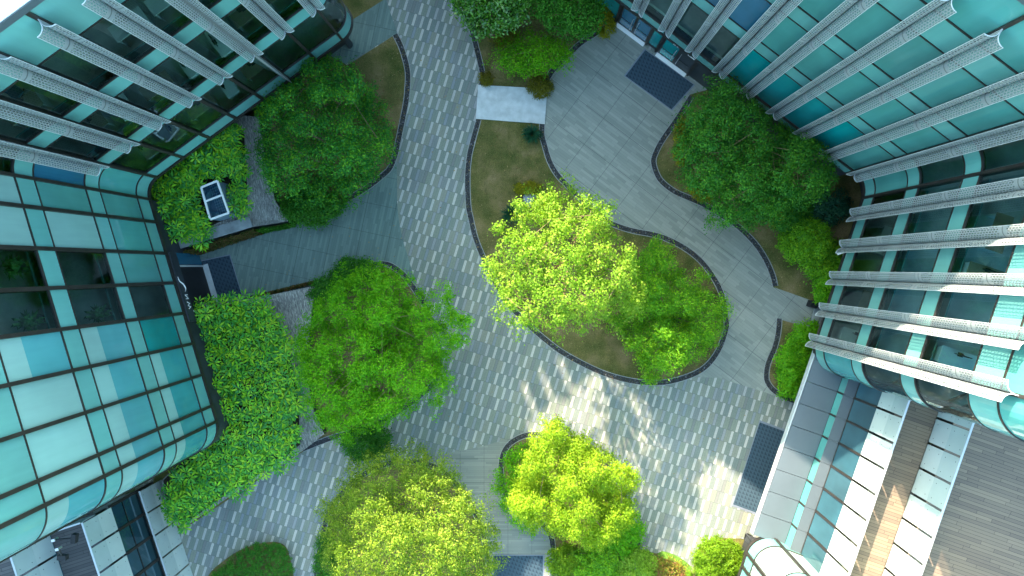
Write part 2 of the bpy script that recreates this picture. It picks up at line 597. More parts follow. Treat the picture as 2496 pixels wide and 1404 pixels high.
LIGHT = M_glass('blind_backed_glass', (.080, .285, .272), 0.07, 0.16)
PALE = M_glass('pale_blind_glass', (.235, .42, .405), 0.10, 0.08)
DEEP = M_glass('deep_teal_glass', (.004, .23, .24), 0.05, 0.25)
BLUE = M_glass('blue_glass', (.025, .12, .20), 0.05, 0.2)
CLEAR = M_clear('vision_glass', (.64, .90, .88), 1.5, 0.09)
WINGBLUE = M_glass('wing_blue_glass', (.028, .085, .115), 0.05, 0.3)
BLOCKG = M_glass('pale_block_glass', (.36, .52, .48), 0.10, 0.08)
CLEARB = M_clear('blue_vision_glass', (.22, .55, .72), 1.5, 0.05)
FRIT = M_frit('fritted_white_glass', (.50, .58, .58), 0.10)
FRITL = M_frit('fritted_white_glass_lower', (.58, .65, .64), 0.05)
PERF = M_perf()
# ------------------------------------------------------------------ buildings
ZB = 3.75          # underside of the hanging glass
H = math.radians


def to_world(pts, z=ZB):
    return [P2(u, v, z) for u, v in pts]


BANDS = [(3.75, 4.80, 'S'), (4.80, 7.85, 'V'), (7.85, 8.88, 'S'), (8.88, 12.1, 'V'),
         (12.1, 13.17, 'S'), (13.17, 16.45, 'V')]


def facade(parent, pts, bands, vis, ztop, mull=0.13, first=True, last=True, fr=0.075, mproud=0.07):
    """one bay: glass skin between two mullions"""
    vi = 0
    for (z0, z1, k) in bands:
        if k == 'S':
            mb = MB(); mb.band(pts, z0 + fr / 2, z1 - fr / 2, -0.05, 0.0)
            mb.build('spandrel_panel', SPAN if ztop else LIGHT, parent)
            continue
        t = vis[min(vi, len(vis) - 1)]; vi += 1
        mb = MB()
        mats = []
        if t == 'D':
            mats = [CLEAR]; mb.strip(pts, z0 + fr / 2, z1 - fr / 2, -0.02)
        elif t == 'E':
            mats = [CLEARB]; mb.strip(pts, z0 + fr / 2, z1 - fr / 2, -0.02)
        elif t == 'L':
            mats = [LIGHT]; mb.band(pts, z0 + fr / 2, z1 - fr / 2, -0.05, -0.02)
        elif t == 'P':
            mats = [PALE]; mb.band(pts, z0 + fr / 2, z1 - fr / 2, -0.05, -0.02)
        elif t == 'T':
            mats = [DEEP]; mb.band(pts, z0 + fr / 2, z1 - fr / 2, -0.05, -0.02)
        elif t in ('A', 'K'):
            mats = [DEEP2 if t == 'A' else BLOCKG]; mb.band(pts, z0 + fr / 2, z1 - fr / 2, -0.05, -0.02)
        elif t == 'B':
            mats = [BLUE]; mb.band(pts, z0 + fr / 2, z1 - fr / 2, -0.05, -0.02)
        elif t in ('H', 'h', 'g'):   # blind lowered part of the way
            zm = z1 - (z1 - z0) * {'H': 0.36, 'h': 0.30, 'g': 0.22}[t]
            mats = [BLUEL if t == 'H' else (DEEP2 if t == 'h' else BLUE)]
            mb.band(pts, z0 + fr / 2, zm, -0.05, -0.02)
        w = mb.build('window', mats, parent)
        if t in ('H', 'h', 'g'):
            mb = MB(); mb.band(pts, zm + 0.001, z1 - fr / 2, -0.05, -0.02)
            mb.build('blind', PALE, w)
        mb = MB()
        mb.band(pts, z0 - fr / 2, z0 + fr / 2, -0.12, 0.025)
        mb.band(pts, z1 - fr / 2, z1 + fr / 2, -0.12, 0.025)
        for (a_, b_) in ((pts[0], pts[1]), (pts[-1], pts[-2])):
            l_ = math.dist(a_, b_); e_ = (a_[0] + (b_[0] - a_[0]) * .05 / l_, a_[1] + (b_[1] - a_[1]) * .05 / l_)
            sg_ = [a_, e_] if a_ is pts[0] else [e_, a_]
            mb.band(sg_, z0 - fr / 2 + .004, z1 + fr / 2 - .004, -0.11, 0.018)
        mb.build('frame', FRAME, w)


def mullion(parent, p, q, z0, z1, w=0.13, proud=0.08, depth=0.18, name='mullion'):
    """p plan point, q unit outward normal"""
    mb = MB()
    a = math.atan2(q[1], q[0])
    c = (p[0] + q[0] * (proud - depth) / 2, p[1] + q[1] * (proud - depth) / 2, z0)
    mb.box(c, proud + depth, w, z1 - z0, a)
    mb.build(name, FRAME, parent)


def fin_mesh(p, q, z0, z1):
    """gull-wing sunshade blade: stem, hub, two quarter-round perforated wings"""
    t = (-q[1], q[0])
    stem = MB(); wing = MB()

    def W_(a, n, z):
        return (p[0] + t[0] * a + q[0] * n, p[1] + t[1] * a + q[1] * n, z)
    S0, HUB, RA, RN = 0.06, 0.24, 0.345, 0.30
    # stem plate
    for sgn in (-1, 1):
        a = 0.02 * sgn
        stem.poly([W_(a, S0, z0), W_(a, HUB, z0), W_(a, HUB, z1), W_(a, S0, z1)])
    stem.poly([W_(-.02, S0, z1), W_(.02, S0, z1), W_(.02, HUB, z1), W_(-.02, HUB, z1)])
    K = 8
    for sgn in (-1, 1):
        prof = []
        for i in range(K + 1):
            f = (math.pi / 2) * i / K
            prof.append((sgn * (0.012 + RA * (1 - math.cos(f))), HUB + RN * math.sin(f)))
        cum = [0.0]
        for i in range(K):
            cum.append(cum[-1] + math.dist(prof[i], prof[i + 1]))
        nz = 5
        for i in range(K):
            for j in range(nz):
                za, zb = z0 + (z1 - z0) * j / nz, z0 + (z1 - z0) * (j + 1) / nz
                (a0, n0), (a1, n1) = prof[i], prof[i + 1]
                uv = [(za - z0, cum[i]), (za - z0, cum[i + 1]), (zb - z0, cum[i + 1]), (zb - z0, cum[i])]
                wing.poly([W_(a0, n0, za), W_(a1, n1, za), W_(a1, n1, zb), W_(a0, n0, zb)], 0, uv)
        # rolled lip on the free edge and end rims
        a1, n1 = prof[-1]
        stem.tube([W_(a1, n1, z0), W_(a1, n1, z1)], 0.016, 5)
        for zz in (z0, z1):
            stem.tube([W_(a, n, zz) for a, n in prof], 0.018, 5)
    return stem, wing


def add_fin(parent, p, q, z0, z1):
    stem, wing = fin_mesh(p, q, z0, z1)
    w = wing.build('sunshade_blade', PERF, parent, smooth=True)
    stem.build('bracket', METALP, w)
    return w


METALP = simple('painted_aluminium', (.50, .53, .55), 0.4, 0.2, 0.5, 0.05, 2.0)
BLUEL = M_glass('blue_lowered_glass', (.085, .29, .32), 0.05, 0.12)
DEEP2 = M_glass('teal_lowered_glass', (.05, .26, .28), 0.05, 0.2)


def normal_at(a, b):
    dx, dy = b[0] - a[0], b[1] - a[1]
    l = math.hypot(dx, dy)
    return (dy / l, -dx / l)


def building(name, label, bays, back, ztop, roofmat, fins=(), floors=True):
    """bays: list of (plan pts, bands, vis, mullion width)"""
    allp = []
    for b in bays:
        for p in b['pts']:
            if not allp or math.dist(allp[-1], p) > 1e-4:
                allp.append(p)
    c = allp[len(allp) // 2]
    root = thing(name, (c[0], c[1], 0), label, 'office building')
    # skin
    for b in bays:
        facade(root, b['pts'], b['bands'], b['vis'], ztop, fr=b.get('fr', 0.07))
    for i, b in enumerate(bays):
        p = b['pts'][0]
        q = normal_at(b['pts'][0], b['pts'][1])
        mullion(root, p, q, b['bands'][0][0] - 0.04, ztop, b.get('mw', 0.13), b.get('mp', 0.08))
    # underside trim, ground floor wall, parapet
    mb = MB(); mb.band(allp, ZB - 0.22, ZB - 0.03, -0.3, 0.05); mb.build('soffit_trim', FRAME, root)
    groups = []
    for b in bays:
        rc = b.get('rec', 0.02)
        if not groups or groups[-1][0] != rc: groups.append((rc, [b['pts'][0]]))
        groups[-1][1].extend(b['pts'][1:])
    for rc, gp in groups:
        mb = MB(); mb.band(gp, 0.0, ZB - 0.22, -rc - .33, -rc); mb.build('ground_floor_wall', DARKWALL, root)
    mb = MB(); mb.band(allp, ztop, ztop + 0.30, -0.28, 0.10); mb.build('parapet_edge', COPING, root)
    mb = MB(); mb.band(allp, ztop + 0.30, ztop + 0.36, -1.25, 0.06); mb.build('parapet_coping', WHITE, root)
    inner = offset(allp, -0.35)
    poly = inner + back
    mb = MB(); mb.prism(offset(allp, -1.2) + back, ztop - 0.1, ztop + 0.05, 0); mb.build('roof', roofmat, root)
    if floors:
        mb = MB()
        for z in (3.80, 8.02, 12.28, 16.6):
            mb.prism(poly, z, z + 0.30)
        mb.build('floor_slab', FLOORM, root)
        # low cabinet line inside the glass
        rp = allp
        if not name.startswith('west'):
            rp = [bays[14]['pts'][0]] + [b['pts'][1] for b in bays[14:19]]
        mb = MB()
        for z in (8.32, 12.58):
            mb.band(offset(rp, -0.50), z, z + 0.42, -0.06, 0.0)
        mb.build('perimeter_rail', SPAN, root)
        iw = allp if name.startswith('west') else bays[0]['pts'] + bays[11]['pts'][1:]
        mb = MB(); mb.band(offset(iw, -5.0), 4.1, ztop - 0.2, -0.2, 0.0); mb.build('inner_wall', INWALL, root)
    bk = [allp[-1]] + back + [allp[0]]
    mb = MB(); mb.band(bk, 0.0, ztop + 0.05, -0.3, 0.0); mb.build('rear_wall', INWALL, root)
    for (p, q, z0, z1) in fins:
        add_fin(root, p, q, z0, z1)
    return root


ROOFG = simple('roof_planting', (.12, .22, .04), 0.9, 0, 0.2, 0.5, 6.0)

# ---- west building: S wall, SW corner, W wall, inner corner, NW wall, NW end
A_, B_ = (362.0, 486.0), (525.0, 1028.0)


def w_at(y):
    return (A_[0] + (B_[0] - A_[0]) * (y - A_[1]) / (B_[1] - A_[1]), y)


hW = math.atan2(B_[1] - A_[1], B_[0] - A_[0])
sw_arc = arc(B_, hW, H(93), 56, 14)
hS = hW + H(93)
s0 = sw_arc[-1]
s_wall = [(s0[0] + math.cos(hS) * 82 * k, s0[1] + math.sin(hS) * 82 * k) for k in range(0, 9)]
hWu = hW + math.pi
fil = arc(A_, hWu, H(70.4), 51, 10)
hN = hWu + H(70.4)
n0 = fil[-1]
STEP = 80.4
nw = [(n0[0] + math.cos(hN) * STEP * k, n0[1] + math.sin(hN) * STEP * k) for k in range(0, 8)]
ne_arc = arc(nw[-1], hN, -H(112), 55, 14)
hE2 = hN - H(112)
e0 = ne_arc[-1]
e_wall = [(e0[0] + math.cos(hE2) * 82 * k, e0[1] + math.sin(hE2) * 82 * k) for k in range(0, 9)]

TOPL = 18.85
BL = BANDS + [(16.45, TOPL, 'S')]
bays = []


def bay(px, vis, bands=BL, **kw):
    bays.append(dict(pts=to_world(px), bands=bands, vis=vis, **kw))


for k in range(8, 0, -1):
    bay([s_wall[k], s_wall[k - 1]], ['L', 'B', 'L'])
bay(sw_arc[::-1], ['h', 'H', 'H'], mw=0.15)
ys = [1028, 990, 914, 838, 764, 690, 618, 542, 486]
wvis = {0: 'hHP', 1: 'hHP', 2: 'hHP', 3: 'THH', 4: 'DDD', 5: 'LDD', 6: 'LPP', 7: 'LLP'}
for k in range(8):
    bay([w_at(ys[k]), w_at(ys[k + 1])], list(wvis[k]), mw=0.15, mp=0.09)
bay(fil, ['L', 'B', 'D'], rec=0.8)
for k in range(7):
    bay([nw[k], nw[k + 1]], ['D', 'D', 'D'], mw=0.15, rec=1.3)
bay(ne_arc, ['D', 'D', 'D'], rec=0.9)
for k in range(8):
    bay([e_wall[k], e_wall[k + 1]], ['L', 'D', 'L'], rec=0.9)
qn = normal_at(*to_world([nw[0], nw[1]]))
fins = [(P2(u, v, ZB), qn, 8.75, 18.35) for (u, v) in nw]
backL = [P2(-200, -1000, ZB), P2(-1000, -600, ZB), P2(-1100, 700, ZB), P2(-900, 1300, ZB)]
# keep the rear simple: two far corners behind the visible skin
backL = [(-34.0, 33.0), (-52.0, 20.0), (-52.0, -14.0)]
WEST = building('west_office_building', 'teal glass office building with dark entrance and curved corner along the left of the courtyard', bays, backL, TOPL, ROOFG, fins)

# ---- east building: NE wall, inner corner, E wall, SE corner, S wall
bays = []
TOPR = 20.6
BR = [(3.60, 7.85, 'V')] + BANDS[2:] + [(16.45, 17.95, 'S'), (17.95, TOPR, 'V')]
BRN = [(2.70, 3.60, 'S')] + BR
BRE = BANDS + [(16.45, 17.95, 'S'), (17.95, TOPR, 'V')]
hNE = math.atan2(404 - 196, 2068 - 1796)
fs = (2086.0, 196 + (2086 - 1796) * math.tan(hNE))
ne_pts = [(fs[0] - 2 - 65.0 * k, fs[1] - (2 + 65.0 * k) * math.tan(hNE)) for k in range(0, 12)]
fil2 = arc(fs, hNE, H(70.8), 59, 10)
hEd = hNE + H(70.8)
f2 = fil2[-1]


def e_at(y):
    return (f2[0] + (y - f2[1]) / math.tan(hEd), y)


ey = [533, 609, 685, 761, 835]
ecorner = e_at(835)
se_arc = arc(ecorner, hEd, -H(130), 60, 16)
hSE = hEd - H(130)
t0 = se_arc[-1]
se_wall = [(t0[0] + math.cos(hSE) * 82 * k, t0[1] + math.sin(hSE) * 82 * k) for k in range(0, 12)]
far_ne = (ne_pts[-1][0] - 65 * 16, ne_pts[-1][1] - 65 * 16 * math.tan(hNE))
bay([far_ne, ne_pts[11]], ['L', 'L', 'L', 'L'], bands=BRN)
for k in range(11, 0, -1):
    bay([ne_pts[k], ne_pts[k - 1]], ['D', 'B', 'D', 'L'] if k >= 6 else (['T', 'L', 'L', 'L'] if k in (2, 3, 4, 5) else ['L', 'L', 'L', 'L']), bands=BRN, mw=0.12)
bay([ne_pts[0], fs], ['L', 'L', 'L', 'L'], bands=BRN)
bay(fil2, ['L', 'D', 'D', 'L'], bands=BRE, rec=1.6)
bay([f2, e_at(ey[0])], ['D', 'D', 'D', 'L'], bands=BRE, rec=1.6)
for k in range(4):
    bay([e_at(ey[k]), e_at(ey[k + 1])], ['D', 'D', 'D', 'L'], bands=BRE, mw=0.10, rec=1.6)
bay(se_arc, ['A', 'E', 'E', 'L'], bands=BRE, rec=1.0)
for k in range(11):
    bay([se_wall[k], se_wall[k + 1]], ['A', 'E', 'E', 'L'] if k < 4 else ['A', 'L', 'L', 'L'], bands=BRE, rec=1.0)
qne = normal_at(*to_world([ne_pts[1], ne_pts[0]]))
qe = normal_at(*to_world([e_at(533), e_at(835)]))
fins = [(P2(u, v, ZB), qne, 4.05, 19.3) for (u, v) in ne_pts[:11]]
fins += [(P2(*e_at(y), ZB), qe, 3.80, 18.9) for y in ey]
EAST = building('east_office_building', 'teal glass office building with long pale sunshade blades along the right of the courtyard', bays, [(40.0, 30.0), (-10.0, 48.0)], TOPR, ROOFG, fins)

# unseen block added north of the frame; its slit screen casts the plaza shade
nb_d = (.806, .592); nb_n = (.592, -.806)
nb_c = (-13.85, 29.0)


def nbp(a, o):
    return (nb_c[0] + nb_d[0] * a + nb_n[0] * o, nb_c[1] + nb_d[1] * a + nb_n[1] * o)


NORTHB = thing('north_shade_block', (nb_c[0], nb_c[1], 0), 'unseen shade block added beyond the top edge of the courtyard', 'office building')
mb = MB(); mb.prism([nbp(-9, 0), nbp(6.2, 0), nbp(6.2, -8), nbp(-9, -8)], 0.0, 23.9); mb.build('wall', COPING, NORTHB)
cuts = [-1.28, 0.0, 1.28]  # gaps shaped to let streaks of sun onto the paving
edges = [-9.0] + [c + d for c in cuts for d in (-.15, .15)] + [6.2]
for k in range(0, len(edges), 2):
    mb = MB(); mb.prism([nbp(edges[k], 0), nbp(edges[k + 1], 0), nbp(edges[k + 1], -.2), nbp(edges[k], -.2)], 23.9, 25.2); mb.build('shade_screen', COPING, NORTHB)

# ---- south block, rounded corner at the lower right
bays = []
TOPS = 14.5
BS = BANDS[:4] + [(12.1, TOPS, 'S')]
cr = (1822.0, 1348.0)
hUp = math.atan2(-.95, .313)
ca = arc(cr, hUp, H(93), 52, 12)
hR = hUp + H(93)
r0 = ca[-1]
rw = [(r0[0] + math.cos(hR) * d, r0[1] + math.sin(hR) * d) for d in (0, 62, 144, 226)]
dn = [(cr[0] - .313 * d, cr[1] + .95 * d) for d in (0, 34, 110, 186, 262, 338)]
for k in range(3, 0, -1):
    bay([rw[k], rw[k - 1]], ['K', 'K'], bands=BS, mw=0.16, rec=1.2)
bay(ca[::-1], ['K', 'K'], bands=BS, mw=0.16, rec=1.2)
for k in range(5):
    bay([dn[k], dn[k + 1]], ['K', 'K'], bands=BS, mw=0.16, rec=1.2)
p3 = P2(*rw[3], ZB); p5 = P2(*dn[5], ZB)
SOUTH = building('south_office_block', 'pale teal glass block with rounded corner beside the round lime bush', bays, [(p5[0] + 12, p5[1] - 3), (p3[0] + 6, p3[1] - 6)], TOPS, ROOFG, floors=False)

# ---- entrance of the west building (black doorway under a sign)
wa, wb = P2(*w_at(600), ZB), P2(*w_at(800), ZB)
wl = math.dist(wa, wb)
wt = ((wb[0] - wa[0]) / wl, (wb[1] - wa[1]) / wl)     # down the wall
wq = (wt[1] * -1, wt[0]) if (wt[1] * -1) > 0 else (wt[1], -wt[0])
if wq[0] < 0: wq = (-wq[0], -wq[1])


def wp(s, o, z):
    return (wa[0] + wt[0] * s + wq[0] * o, wa[1] + wt[1] * s + wq[1] * o, z)


def wbox(mb, s0, s1, o0, o1, z0, z1, m=0):
    mb.prism([wp(s0, o0, 0)[:2], wp(s1, o0, 0)[:2], wp(s1, o1, 0)[:2], wp(s0, o1, 0)[:2]], z0, z1, m)


D0, D1 = 1.05, 3.75
mb = MB(); wbox(mb, D0, D1, -0.01, 0.02, 0.02, 2.75); mb.build('entrance_door', BLACK, WEST)  # flat black sheet standing in for the dark inside of the open doorway
for s in (D0 + 0.02, D1 - 0.1):
    mb = MB(); wbox(mb, s, s + 0.09, 0.02, 0.10, 0.0, 2.8); mb.build('door_post', METALP, WEST)
mb = MB(); wbox(mb, D0 - 0.7, D0 - 0.02, -0.01, 0.025, 0.05, 2.75); mb.build('side_window', BLUE, WEST)
mb = MB(); wbox(mb, D0 - 0.7, D1 + 0.5, 0.02, 0.12, 2.82, 3.50); sgn = mb.build('entrance_fascia', DARKWALL, WEST)
mb = MB(); wbox(mb, D0, D1, 0.02, 0.34, 0.0, 0.05); mb.build('door_threshold', CONC, WEST)


def text_mesh(name, txt, size, depth, mat, parent, M):
    cu = bpy.data.curves.new(name, 'FONT')
    cu.body = txt; cu.size = size; cu.extrude = depth; cu.align_x = 'LEFT'
    ob = bpy.data.objects.new(name, cu); COL.objects.link(ob)
    bpy.context.view_layer.update()
    me = bpy.data.meshes.new_from_object(ob)
    bpy.data.objects.remove(ob)
    off = OFF[parent.name]
    me.transform(Matrix.Translation(-off) @ M)
    me.materials.clear(); me.materials.append(mat)
    o = bpy.data.objects.new(name, me); COL.objects.link(o); o.parent = parent; OFF[o.name] = off
    return o


def wall_matrix(origin, tx, ty, tz):
    return Matrix(((tx[0], ty[0], tz[0], origin[0]), (tx[1], ty[1], tz[1], origin[1]), (tx[2], ty[2], tz[2], origin[2]), (0, 0, 0, 1)))


M = wall_matrix(wp(2.72, 0.125, 2.95), (wt[0], wt[1], 0), (0, 0, 1), (wq[0], wq[1], 0))
text_mesh('sign_lettering', 'N W', 0.40, 0.012, WHITE, sgn, M)
mb = MB()
crv = smooth_curve([(1.75, 3.42), (1.98, 3.36), (2.12, 3.14), (2.30, 2.98), (2.45, 2.98), (2.58, 3.10)], 5)
mb.tube([wp(s, 0.135, z) for s, z in crv], [0.010 + 0.026 * math.sin(math.pi * i / (len(crv) - 1)) for i in range(len(crv))], 6)
mb.build('sign_emblem', WHITE, sgn)

# ---- north-east doors
na, nb = P2(1496, 60, 0), P2(1700, 212, 0)
nl = math.dist(na, nb)
nt = ((nb[0] - na[0]) / nl, (nb[1] - na[1]) / nl)
nqv = qne
w0 = to_world([ne_pts[9]])[0]
# drop the origin onto the wall plane
dd = (w0[0] - na[0]) * nqv[0] + (w0[1] - na[1]) * nqv[1]
na = (na[0] + nqv[0] * dd, na[1] + nqv[1] * dd)


def npnt(s, o, z):
    return (na[0] + nt[0] * s + nqv[0] * o, na[1] + nt[1] * s + nqv[1] * o, z)


def nbox(mb, s0, s1, o0, o1, z0, z1, m=0):
    mb.prism([npnt(s0, o0, 0)[:2], npnt(s1, o0, 0)[:2], npnt(s1, o1, 0)[:2], npnt(s0, o1, 0)[:2]], z0, z1, m)


for (d0, d1, mt) in ((0.12, 2.14, BLUE), (3.02, 5.15, DEEP)):
    for h in (0, 1):
        a = d0 + (d1 - d0) / 2 * h + 0.05; b = d0 + (d1 - d0) / 2 * (h + 1) - 0.05
        mb = MB(); nbox(mb, a, b, 0.0, 0.03, 0.06, 2.45)
        dr = mb.build('entrance_door', mt, EAST)
        mb = MB()
        for (x0, x1, z0, z1) in ((a - .04, a + .03, .03, 2.5), (b - .03, b + .04, .03, 2.5), (a + .03, b - .03, .03, .12), (a + .03, b - .03, 2.42, 2.5), (a + .03, b - .03, 1.0, 1.04)):
            nbox(mb, x0, x1, 0.031, 0.055, z0, z1)
        mb.build('frame', FRAME, dr)
        hx = b - 0.13 if h == 0 else a + 0.13
        mb = MB(); mb.tube([npnt(hx, 0.06, 0.45), npnt(hx, 0.15, 0.45), npnt(hx, 0.15, 1.95), npnt(hx, 0.06, 1.95)], 0.025, 6)
        mb.build('handle', METAL, dr)
    mb = MB(); nbox(mb, d0, d1, 0.06, 0.30, 0.0, 0.035); mb.build('door_threshold', WHITE, EAST)
for s in (0.0, 2.2, 2.9, 5.22):
    mb = MB(); nbox(mb, s - 0.07, s + 0.07, 0.0, 0.14, 0.0, 2.68); mb.build('door_post', FRAME, EAST)
mb = MB(); nbox(mb, 2.28, 2.82, 0.0, 0.03, 0.35, 2.5); mb.build('side_window', DEEP, EAST)
mb = MB(); nbox(mb, -2.6, -0.08, 0.0, 0.03, 0.1, 2.55); mb.build('side_window', DEEP, EAST)
mb = MB(); nbox(mb, -2.8, 6.2, 0.0, 0.10, 2.52, 2.70); lin = mb.build('door_lintel', FRAME, EAST)
M = wall_matrix(npnt(3.55, 0.105, 2.55), (nt[0], nt[1], 0), (0, 0, 1), (nqv[0], nqv[1], 0))
text_mesh('sign_lettering', 'SA  N', 0.14, 0.006, WHITE, lin, M)
mb = MB(); nbox(mb, 4.55, 5.0, 0.10, 0.13, 2.58, 2.62); mb.build('sign_stroke', WHITE, lin)

# ------------------------------------------------------------------ terraces
def terrace(name, label, n_img, t_img, sign, cfg):
    """stepped terrace wing; n_img / t_img: image directions across / along the facade"""
    n = (n_img[0], -n_img[1]); t = (t_img[0], -t_img[1])

    def X(d, s, z=0.0):
        return (n[0] * d + t[0] * s, n[1] * d + t[1] * s, z)

    s0 = cfg['s0']; st = cfg['step']; N = cfg['n']
    c = X(cfg['d_blue'], s0 + st * N / 2)
    root = thing(name, (c[0], c[1], 0), label, 'terrace wing')

    def path(d, sa, sb):
        a, b = X(d, sa)[:2], X(d, sb)[:2]
        return [a, b]

    def orient(d, sa, sb):
        """path whose right-hand side faces the courtyard"""
        p = path(d, sa, sb)
        q = normal_at(p[0], p[1])
        if q[0] * n[0] + q[1] * n[1] > 0:
            p = p[::-1]
        return p
    return root, X, orient


n_i, t_i = (.9450, .3270), (-.3270, .9450)
SEW, X, OR = terrace('terrace_wing', 'low wing with grey metal ledge, blue windows and sunlit white balustrades at lower right', n_i, t_i, 1, dict(s0=-0.3, step=1.234, n=8, d_blue=18.0))


def strip_box(root, name, OR, d, sa, sb, z0, z1, th, mat):
    mb = MB(); mb.band(OR(d, sa, sb), z0, z1, -th, 0.0)
    return mb.build(name, mat, root)


# ledge over the entrance: separate metal panels with open joints
SB = [0.93 + 1.234 * k for k in range(-2, 8)]
for k in range(len(SB) - 1):
    mb = MB()
    a, b = SB[k] + 0.012, SB[k + 1] - 0.012
    mb.prism([X(15.78, a)[:2], X(17.48, a)[:2], X(17.48, b)[:2], X(15.78, b)[:2]], 3.45, 3.75)
    mb.build('ledge_panel', COPING, SEW)
mb = MB(); mb.band(OR(15.70, SB[0], SB[-1]), 3.35, 3.70, -0.06, 0.0); mb.build('ledge_trim', METALP, SEW)
mb = MB(); mb.prism([X(17.3, SB[0])[:2], X(17.9, SB[0])[:2], X(17.9, SB[-1])[:2], X(17.3, SB[-1])[:2]], 0.0, 3.44); mb.build('ground_floor_wall', DARKWALL, SEW)
for k in range(len(SB) - 1):
    a, b = SB[k], SB[k + 1]
    mb = MB(); mb.band(OR(17.50, a + .05, b - .05), 3.76, 4.50, -0.05, 0.0); mb.build('spandrel_panel', LIGHT, SEW)
    mb = MB(); mb.band(OR(17.50, a - .05, a + .05), 3.76, 4.52, -0.08, 0.03); mb.build('mullion', FRAME, SEW)
    mb = MB(); mb.prism([X(17.47, a + .008)[:2], X(18.03, a + .008)[:2], X(18.03, b - .008)[:2], X(17.47, b - .008)[:2]], 4.50, 4.55); mb.build('sill_panel', COPING, SEW)
    mb = MB(); mb.strip(OR(18.06, a + .06, b - .06), 4.58, 6.88); w = mb.build('window', WINGBLUE, SEW)
    mb = MB(); mb.band(OR(18.06, a - .055, a + .055), 4.55, 6.9, -0.12, 0.05); mb.band(OR(18.06, a + .055, b - .055), 4.55, 4.60, -0.1, 0.03); mb.build('frame', FRAME, w)
    # balustrade pane: lower and upper half
    mb = MB(); mb.pane(OR(18.02, a + .055, b - .055), 6.93, 8.12); mb.build('fascia_pane', FRITL, SEW)
    mb = MB(); mb.pane(OR(18.02, a + .055, b - .055), 8.124, 9.26)
    mb.build('balustrade_pane', FRIT, SEW)
mb = MB(); mb.band(OR(18.0, SB[0], SB[-1]), 9.262, 9.30, -0.06, 0.03); mb.build('handrail', METALP, SEW)
mb = MB(); mb.band(OR(18.30, SB[0], SB[-1]), 6.9, 8.04, -0.2, 0.0); mb.build('slab_edge', FRAME, SEW)
# rooms behind the blue glass
mb = MB(); mb.prism([X(18.2, SB[0])[:2], X(22.5, SB[0])[:2], X(22.5, SB[-1])[:2], X(18.2, SB[-1])[:2]], 4.2, 4.5); mb.build('floor_slab', INWALL, SEW)
mb = MB(); mb.band(OR(22.4, SB[0], SB[-1]), 4.5, 8.0, -0.2, 0.0); mb.build('inner_wall', INWALL, SEW)
# upper step
SB2 = [0.45 + 1.234 * k for k in range(-2, 9)]
for k in range(len(SB2) - 1):
    a, b = SB2[k], SB2[k + 1]
    mb = MB(); mb.pane(OR(20.17, a + .055, b - .055), 8.13, 9.36); mb.build('fascia_pane', FRITL, SEW)
    mb = MB(); mb.pane(OR(20.17, a + .055, b - .055), 9.364, 10.58)
    mb.build('balustrade_pane', FRIT, SEW)
mb = MB(); mb.band(OR(20.15, SB2[0], SB2[-1]), 10.582, 10.62, -0.06, 0.03); mb.build('handrail', METALP, SEW)
mb = MB(); mb.band(OR(20.35, SB2[0], SB2[-1]), 8.11, 9.30, -0.15, 0.0); mb.build('slab_edge', FRAME, SEW)


def clip_deck(d0, d1, s_end, y_img_wall):
    """deck outline that stops at the south wall of the east building"""
    ww = to_world(se_wall[:12])
    q = normal_at(ww[0], ww[1])
    c0 = q[0] * ww[0][0] + q[1] * ww[0][1] + 0.05
    n = (n_i[0], -n_i[1]); t = (t_i[0], -t_i[1])

    def sm(d):
        return (c0 - d * (q[0] * n[0] + q[1] * n[1])) / (q[0] * t[0] + q[1] * t[1])
    return [X(d0, sm(d0))[:2], X(d1, sm(d1))[:2], X(d1, s_end)[:2], X(d0, s_end)[:2]]


mb = MB(); mb.prism(clip_deck(18.28, 20.16, SB[-1], 0), 8.04, 8.10); mb.build('lower_deck', DECK, SEW)
mb = MB(); mb.prism(clip_deck(20.2, 46.0, SB[-1] + 8, 0), 9.30, 9.35); mb.build('upper_deck', DECK, SEW)

# west twin
n_w, t_w = (-.9500, .3120), (.3120, .9500)
SWW, X, OR = terrace('terrace_wing', 'low wing with shaded white balustrades and dark deck at lower left', n_w, t_w, -1, dict(s0=5, step=1.31, n=6, d_blue=24.5))
SA = [7.6 + 1.31 * k for k in range(-2, 5)]
for k in range(len(SA) - 1):
    a, b = SA[k], SA[k + 1]
    mb = MB(); mb.pane(OR(24.45, a + .05, b - .05), 0.06, 1.16); mb.build('fascia_pane', FRITL, SWW)
    mb = MB(); mb.pane(OR(24.45, a + .05, b - .05), 1.164, 2.28)
    mb.build('balustrade_pane', FRIT, SWW)
    if True:
        mb = MB(); mb.strip(OR(24.75, a + .06, b - .06), 2.1, 4.4); w = mb.build('window', CLEARB, SWW)
        mb = MB(); mb.band(OR(24.75, a - .07, a + .07), 0.5, 4.42, -0.12, 0.06); mb.band(OR(24.75, a + .07, b - .07), 2.04, 2.10, -0.1, 0.03); mb.band(OR(24.75, a + .07, b - .07), 3.42, 3.46, -0.05, 0.01); mb.build('frame', FRAME, w)
    mb = MB(); mb.pane(OR(24.72, a + .055, b - .055), 4.45, 5.55); mb.build('fascia_pane', FRITL, SWW)
    mb = MB(); mb.pane(OR(24.72, a + .055, b - .055), 5.554, 6.70)
    mb.build('balustrade_pane', FRIT, SWW)
    mb = MB(); mb.pane(OR(27.3, a + .055, b - .055), 5.58, 6.85); mb.build('fascia_pane', FRITL, SWW)
    mb = MB(); mb.pane(OR(27.3, a + .055, b - .055), 6.854, 8.15)
    mb.build('balustrade_pane', FRIT, SWW)
for (d, z) in ((24.43, 2.282), (24.70, 6.702), (27.28, 8.152)):
    mb = MB(); mb.band(OR(d, SA[0], SA[-1]), z, z + 0.035, -0.06, 0.03); mb.build('handrail', METALP, SWW)
